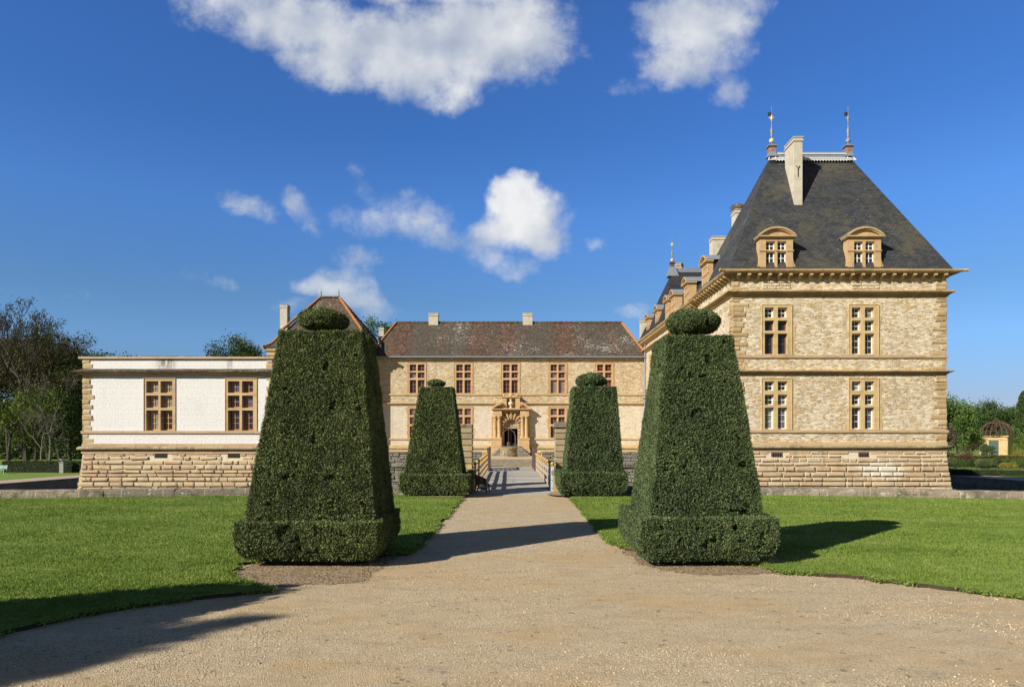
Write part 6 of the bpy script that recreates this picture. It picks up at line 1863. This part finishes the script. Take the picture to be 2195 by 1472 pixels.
# ------------------------------------------------------------------ garden on the right bank
hedge('low clipped hedge along the moat track right of the tall pavilion', [(X(2034, 71.5), 71.5), (X(2300, 68), 68)], .62, 1.0, 111, M_HEDGE, 300, .09)
hedge('golden green hedge band before the domed kiosk', [(X(2030, 115), 115), (X(2300, 115), 115)], Z(975.5, 115)-ZL, 1.4, 112, M_GOLDH, 220, .12)
hedge('middle green hedge between rose garden and golden hedge', [(X(2030, 102), 102), (X(2300, 102), 102)], Z(985, 102)-ZL, 1.2, 113, M_HEDGE, 220, .11)
def cake_topiary(label, x, y, tiers, seed):
    r = np.random.default_rng(seed); t = thing('tiered_topiary', label, 'topiary', (x, y, ZL), 'tiered yews in the garden'); O = t.location
    tiers = [(a*KP, b*KP, c*KP) for a, b, c in tiers]
    for (zc, rx, rz) in tiers:
        P, N = ell_shell((x, y, ZL+zc), (rx, rx, rz), int(1700*rx*rz*4)+700, r)
        V, fi = leaves_from(P, N, r, .09, .03, seed)
        c = polymesh('tier', V, fi, 4, M_YEW, t, O)
        mb = MB(); mb.sphere((x, y, ZL+zc), rx*.86, 12, 1, 1, rz/rx*.95); mb.build('inner_branches', M_YEWIN, c, O)
    mb = MB(); mb.tube([(x, y, ZL-.05), (x, y, ZL+tiers[-1][0])], .08, 7); mb.build('stem', M_BARK, t, O)
s6 = 61/F
cake_topiary('tiered yew of three clipped layers in the garden, left of the kiosk doors', X(2110, 82), 82, [(.10, .75, .12), (.62, .72, .46), (1.27, .48, .11), (1.50, .28, .12), (1.95, .40, .42)], 121)
cake_topiary('tiered yew half hidden by the right wall of the tall pavilion', X(2032, 82), 82, [(.1, .8, .14), (.75, .75, .5), (1.45, .62, .14), (1.85, .55, .12), (2.2, .35, .3)], 122)
cake_topiary('small tiered yew right of the three layered one', X(2126, 88), 88, [(.5, .5, .4), (1.2, .45, .12), (1.55, .5, .10), (1.9, .3, .2)], 123)
def bush(label, x, y, rx, rz, mat, seed, name='garden_bush'):
    r = np.random.default_rng(seed); t = thing(name, label, 'bush', (x, y, ZL)); O = t.location
    P, N = ell_shell((x, y, ZL+rz*.8), (rx, rx*.9, rz), int(900*(rx*rz)**.8)+500, r)
    P = P - N*(r.random(len(P))[:, None]*rx*.5)
    V, fi = leaves_from(P, N, r, .13, .22, seed)
    polymesh('foliage', V, fi, 4, mat, t, O)
    mb = MB()
    for k in range(5): a = r.uniform(0, 6.28); mb.tube([(x, y, ZL-.03), (x+rx*.5*math.cos(a), y+rx*.5*math.sin(a), ZL+rz*1.1)], [.035, .012], 5)
    mb.build('stems', M_BARK, t, O)
for i, (px_, Y_, top, rx, mt, lb) in enumerate((
    (2050, 66, 983, 1.0, M_OAK, 'dark green rose bush nearest the tall pavilion wall'), (2068, 67, 982, .9, M_OAK, 'second rose bush from the tall pavilion wall'),
    (2086, 68, 985, .8, M_MIDL, 'thin rose bush with bare pale stems'), (2140, 66, 984, .9, M_LIME_L, 'light green bush right of the three layered yew'),
    (2160, 64, 990, .9, M_GOLDH, 'rounded golden bush in the rose garden'), (2180, 66, 985, .9, M_LIME_L, 'leafy lime green bush before the kiosk arch'),
    (2196, 64, 988, .9, M_OAK, 'dark bush at the right picture edge'), (2070, 82, 966, .9, M_REDL, 'purple brown shrub by the golden hedge'),
    (2188, 92, 960, 1.2, M_GOLDH, 'golden shrub right of the kiosk'), (2186, 98, 944, 1.6, M_LIME_L, 'tall light shrub right of the kiosk'))):
    Y_ *= KP; h_ = Z(top, Y_) - ZL
    bush(lb, X(px_, Y_), Y_, rx*KP, h_/1.8, mt, 140+i)

def kiosk():
    Yk = 138.0; cx = X(2136, Yk); s = Yk/F; z = lambda p: Z(p, Yk)
    t = thing('domed_kiosk', 'small pale stone garden kiosk with ribbed openwork dome', 'kiosk', (cx, Yk, ZL)); O = t.location
    hw = 33*s; hw = hw/math.sqrt(2)*1.03
    Mz = Matrix.Translation((cx, Yk, 0)) @ Matrix.Rotation(R(43), 4, 'Z')
    zt = z(934.5)
    def TF(k):
        Rk = Mz @ Matrix.Rotation(R(90)*k, 4, 'Z')
        return lambda u, dd, q: tuple(Rk @ Vector((u, -hw+dd, q)))
    mb = MB()
    for k in range(4):
        T = TF(k)
        door = (-.83, .83, ZL, ZL+3.4) if k != 0 and k != 3 else ((-.67, .67, ZL, ZL+1.75) if k == 0 else (-.83, .83, ZL, ZL+3.6))
        mb.slab(T, -hw, hw, ZL-.1, zt-.05, 0, .4, [door])
        for u in (-hw+.0, hw-.5, ): mb.slab(T, u, u+.5, ZL, zt-.65, -.09, .0)
        if k == 0:
            pts = [(math.cos(a)*.5, ZL+1.3+math.sin(a)*.5) for a in (math.pi*i/10 for i in range(11))]
    w = mb.build('wall', M_TRIM, t, O)
    mb = MB()
    for k in range(4):
        T = TF(k)
        mb.slab(T, -hw-.12, hw+.12, zt-.67, zt-.57, -.16, .1); mb.slab(T, -hw-.05, hw+.05, zt-.57, zt-.1, -.05, .1); mb.slab(T, -hw-.22, hw+.22, zt-.1, zt+.08, -.28, .1)
        for u in (-hw+.2, 0, hw-.2): mb.lathe(T(u, -.07, zt-.25), [(.09, -.02), (.09, .02)], 8)
    mb.build('cornice', M_TRIM, t, O)
    mb = MB(); T = TF(0); mb.slab(T, -.67, .67, ZL, ZL+1.75, .35, .38)
    mb.add([T(0, -.012, ZL+1.75)] + [T(math.cos(math.pi*i/12)*.67, -.012, ZL+1.75+.67*math.sin(math.pi*i/12)) for i in range(13)], [(0, i, i+1) for i in range(1, 13)])
    mb.build('arch_opening', M_DARK, t, O)
    mb = MB()
    for k in (1, 2, 3): T = TF(k); mb.slab(T, -.8, .8, ZL, ZL+3.4, .08, .14)
    mb.build('door', M_GREEN, t, O)
    mb = MB(); rd = 32*s; zb = zt+.06; hd = z(903)-zb
    for i in range(20):
        a = 2*math.pi*i/20
        mb.tube([(cx+rd*math.cos(b)*math.cos(a), Yk+rd*math.cos(b)*math.sin(a), zb+hd*math.sin(b)) for b in (math.pi/2*j/9*.9 for j in range(10))], .045, 4)
    for b in (0, .22, .45, .68, .9):
        b = math.pi/2*b*.98
        mb.tube([(cx+rd*math.cos(b)*math.cos(a), Yk+rd*math.cos(b)*math.sin(a), zb+hd*math.sin(b)+.01) for a in (2*math.pi*j/28 for j in range(29))], .035, 4)
    zr = zb+hd
    for i in range(8): a = 2*math.pi*i/8; mb.tube([(cx+.45*math.cos(a), Yk+.45*math.sin(a), zr-.12), (cx+.6*math.cos(a), Yk+.6*math.sin(a), zr+.2), (cx+.45*math.cos(a), Yk+.45*math.sin(a), zr+.35)], .035, 4)
    mb.tube([(cx+.5*math.cos(a), Yk+.5*math.sin(a), zr+.35) for a in (2*math.pi*j/20 for j in range(21))], .05, 5)
    d_ = mb.build('dome_frame', M_RUST, t, O)
    r = np.random.default_rng(5); n = 5200; a = r.uniform(0, 6.28, n); b = r.uniform(0, 1.45, n); keep = vnoise(np.c_[np.cos(a)*3, np.sin(a)*3, b*3], 1.1, 8) > -.12
    a, b = a[keep], b[keep]; n = len(a)
    P = np.c_[cx+rd*.96*np.cos(b)*np.cos(a), Yk+rd*.96*np.cos(b)*np.sin(a), zb+hd*.96*np.sin(b)]
    V, fi = leaf_quads(P, r.normal(0, 1, (n, 3)), .22*r.uniform(.6, 1.4, n), .14*r.uniform(.6, 1.4, n), r)
    polymesh('climbing_plant', V, fi, 4, M_BROWNL, d_, O)
kiosk()

# a far wood closes the horizon
def undergrowth(label, px0, px1, Y0, top, seed, mat, n=26000):
    r = np.random.default_rng(seed)
    y = Y0 + r.uniform(0, 9, n); x = np.array([X(p, Y0) for p in r.uniform(px0, px1, n)])
    h = (Z(top, Y0) - ZL)*(.78 + .9*vnoise(np.c_[x, x*0, x*0], .12, seed) + .35*vnoise(np.c_[x, y, x*0], .5, seed+1))
    P = np.c_[x, y, ZL + h*r.random(n)**.7]
    V, fi = leaf_quads(P, r.normal(0, 1, (n, 3))+np.array([0, 0, -.2]), .5*r.uniform(.6, 1.4, n), .3*r.uniform(.6, 1.4, n), r)
    stuff(polymesh('undergrowth', V, fi, 4, mat), label, 'undergrowth')
undergrowth('dense dark undergrowth filling the wood beyond the left bank', -120, 260, 122, 800, 201, M_OAK, 42000)

def far_wood():
    r = np.random.default_rng(77); n = 60000
    x = np.concatenate([r.uniform(-520, 520, n)]); y = 420 + r.uniform(0, 40, n)
    hgt = 8.0 + 4.5*vnoise(np.c_[x, x*0, x*0], .05, 3) + 2.0*vnoise(np.c_[x, x*0, x*0], .16, 5)
    P = np.c_[x, y, ZL + hgt*np.sqrt(r.random(n))]
    V, fi = leaf_quads(P, r.normal(0, 1, (n, 3)), 1.5*r.uniform(.6, 1.4, n), 1.0*r.uniform(.6, 1.4, n), r)
    stuff(polymesh('far_wood', V, fi, 4, M_OAK), 'low wood along the horizon', 'wood')
far_wood()
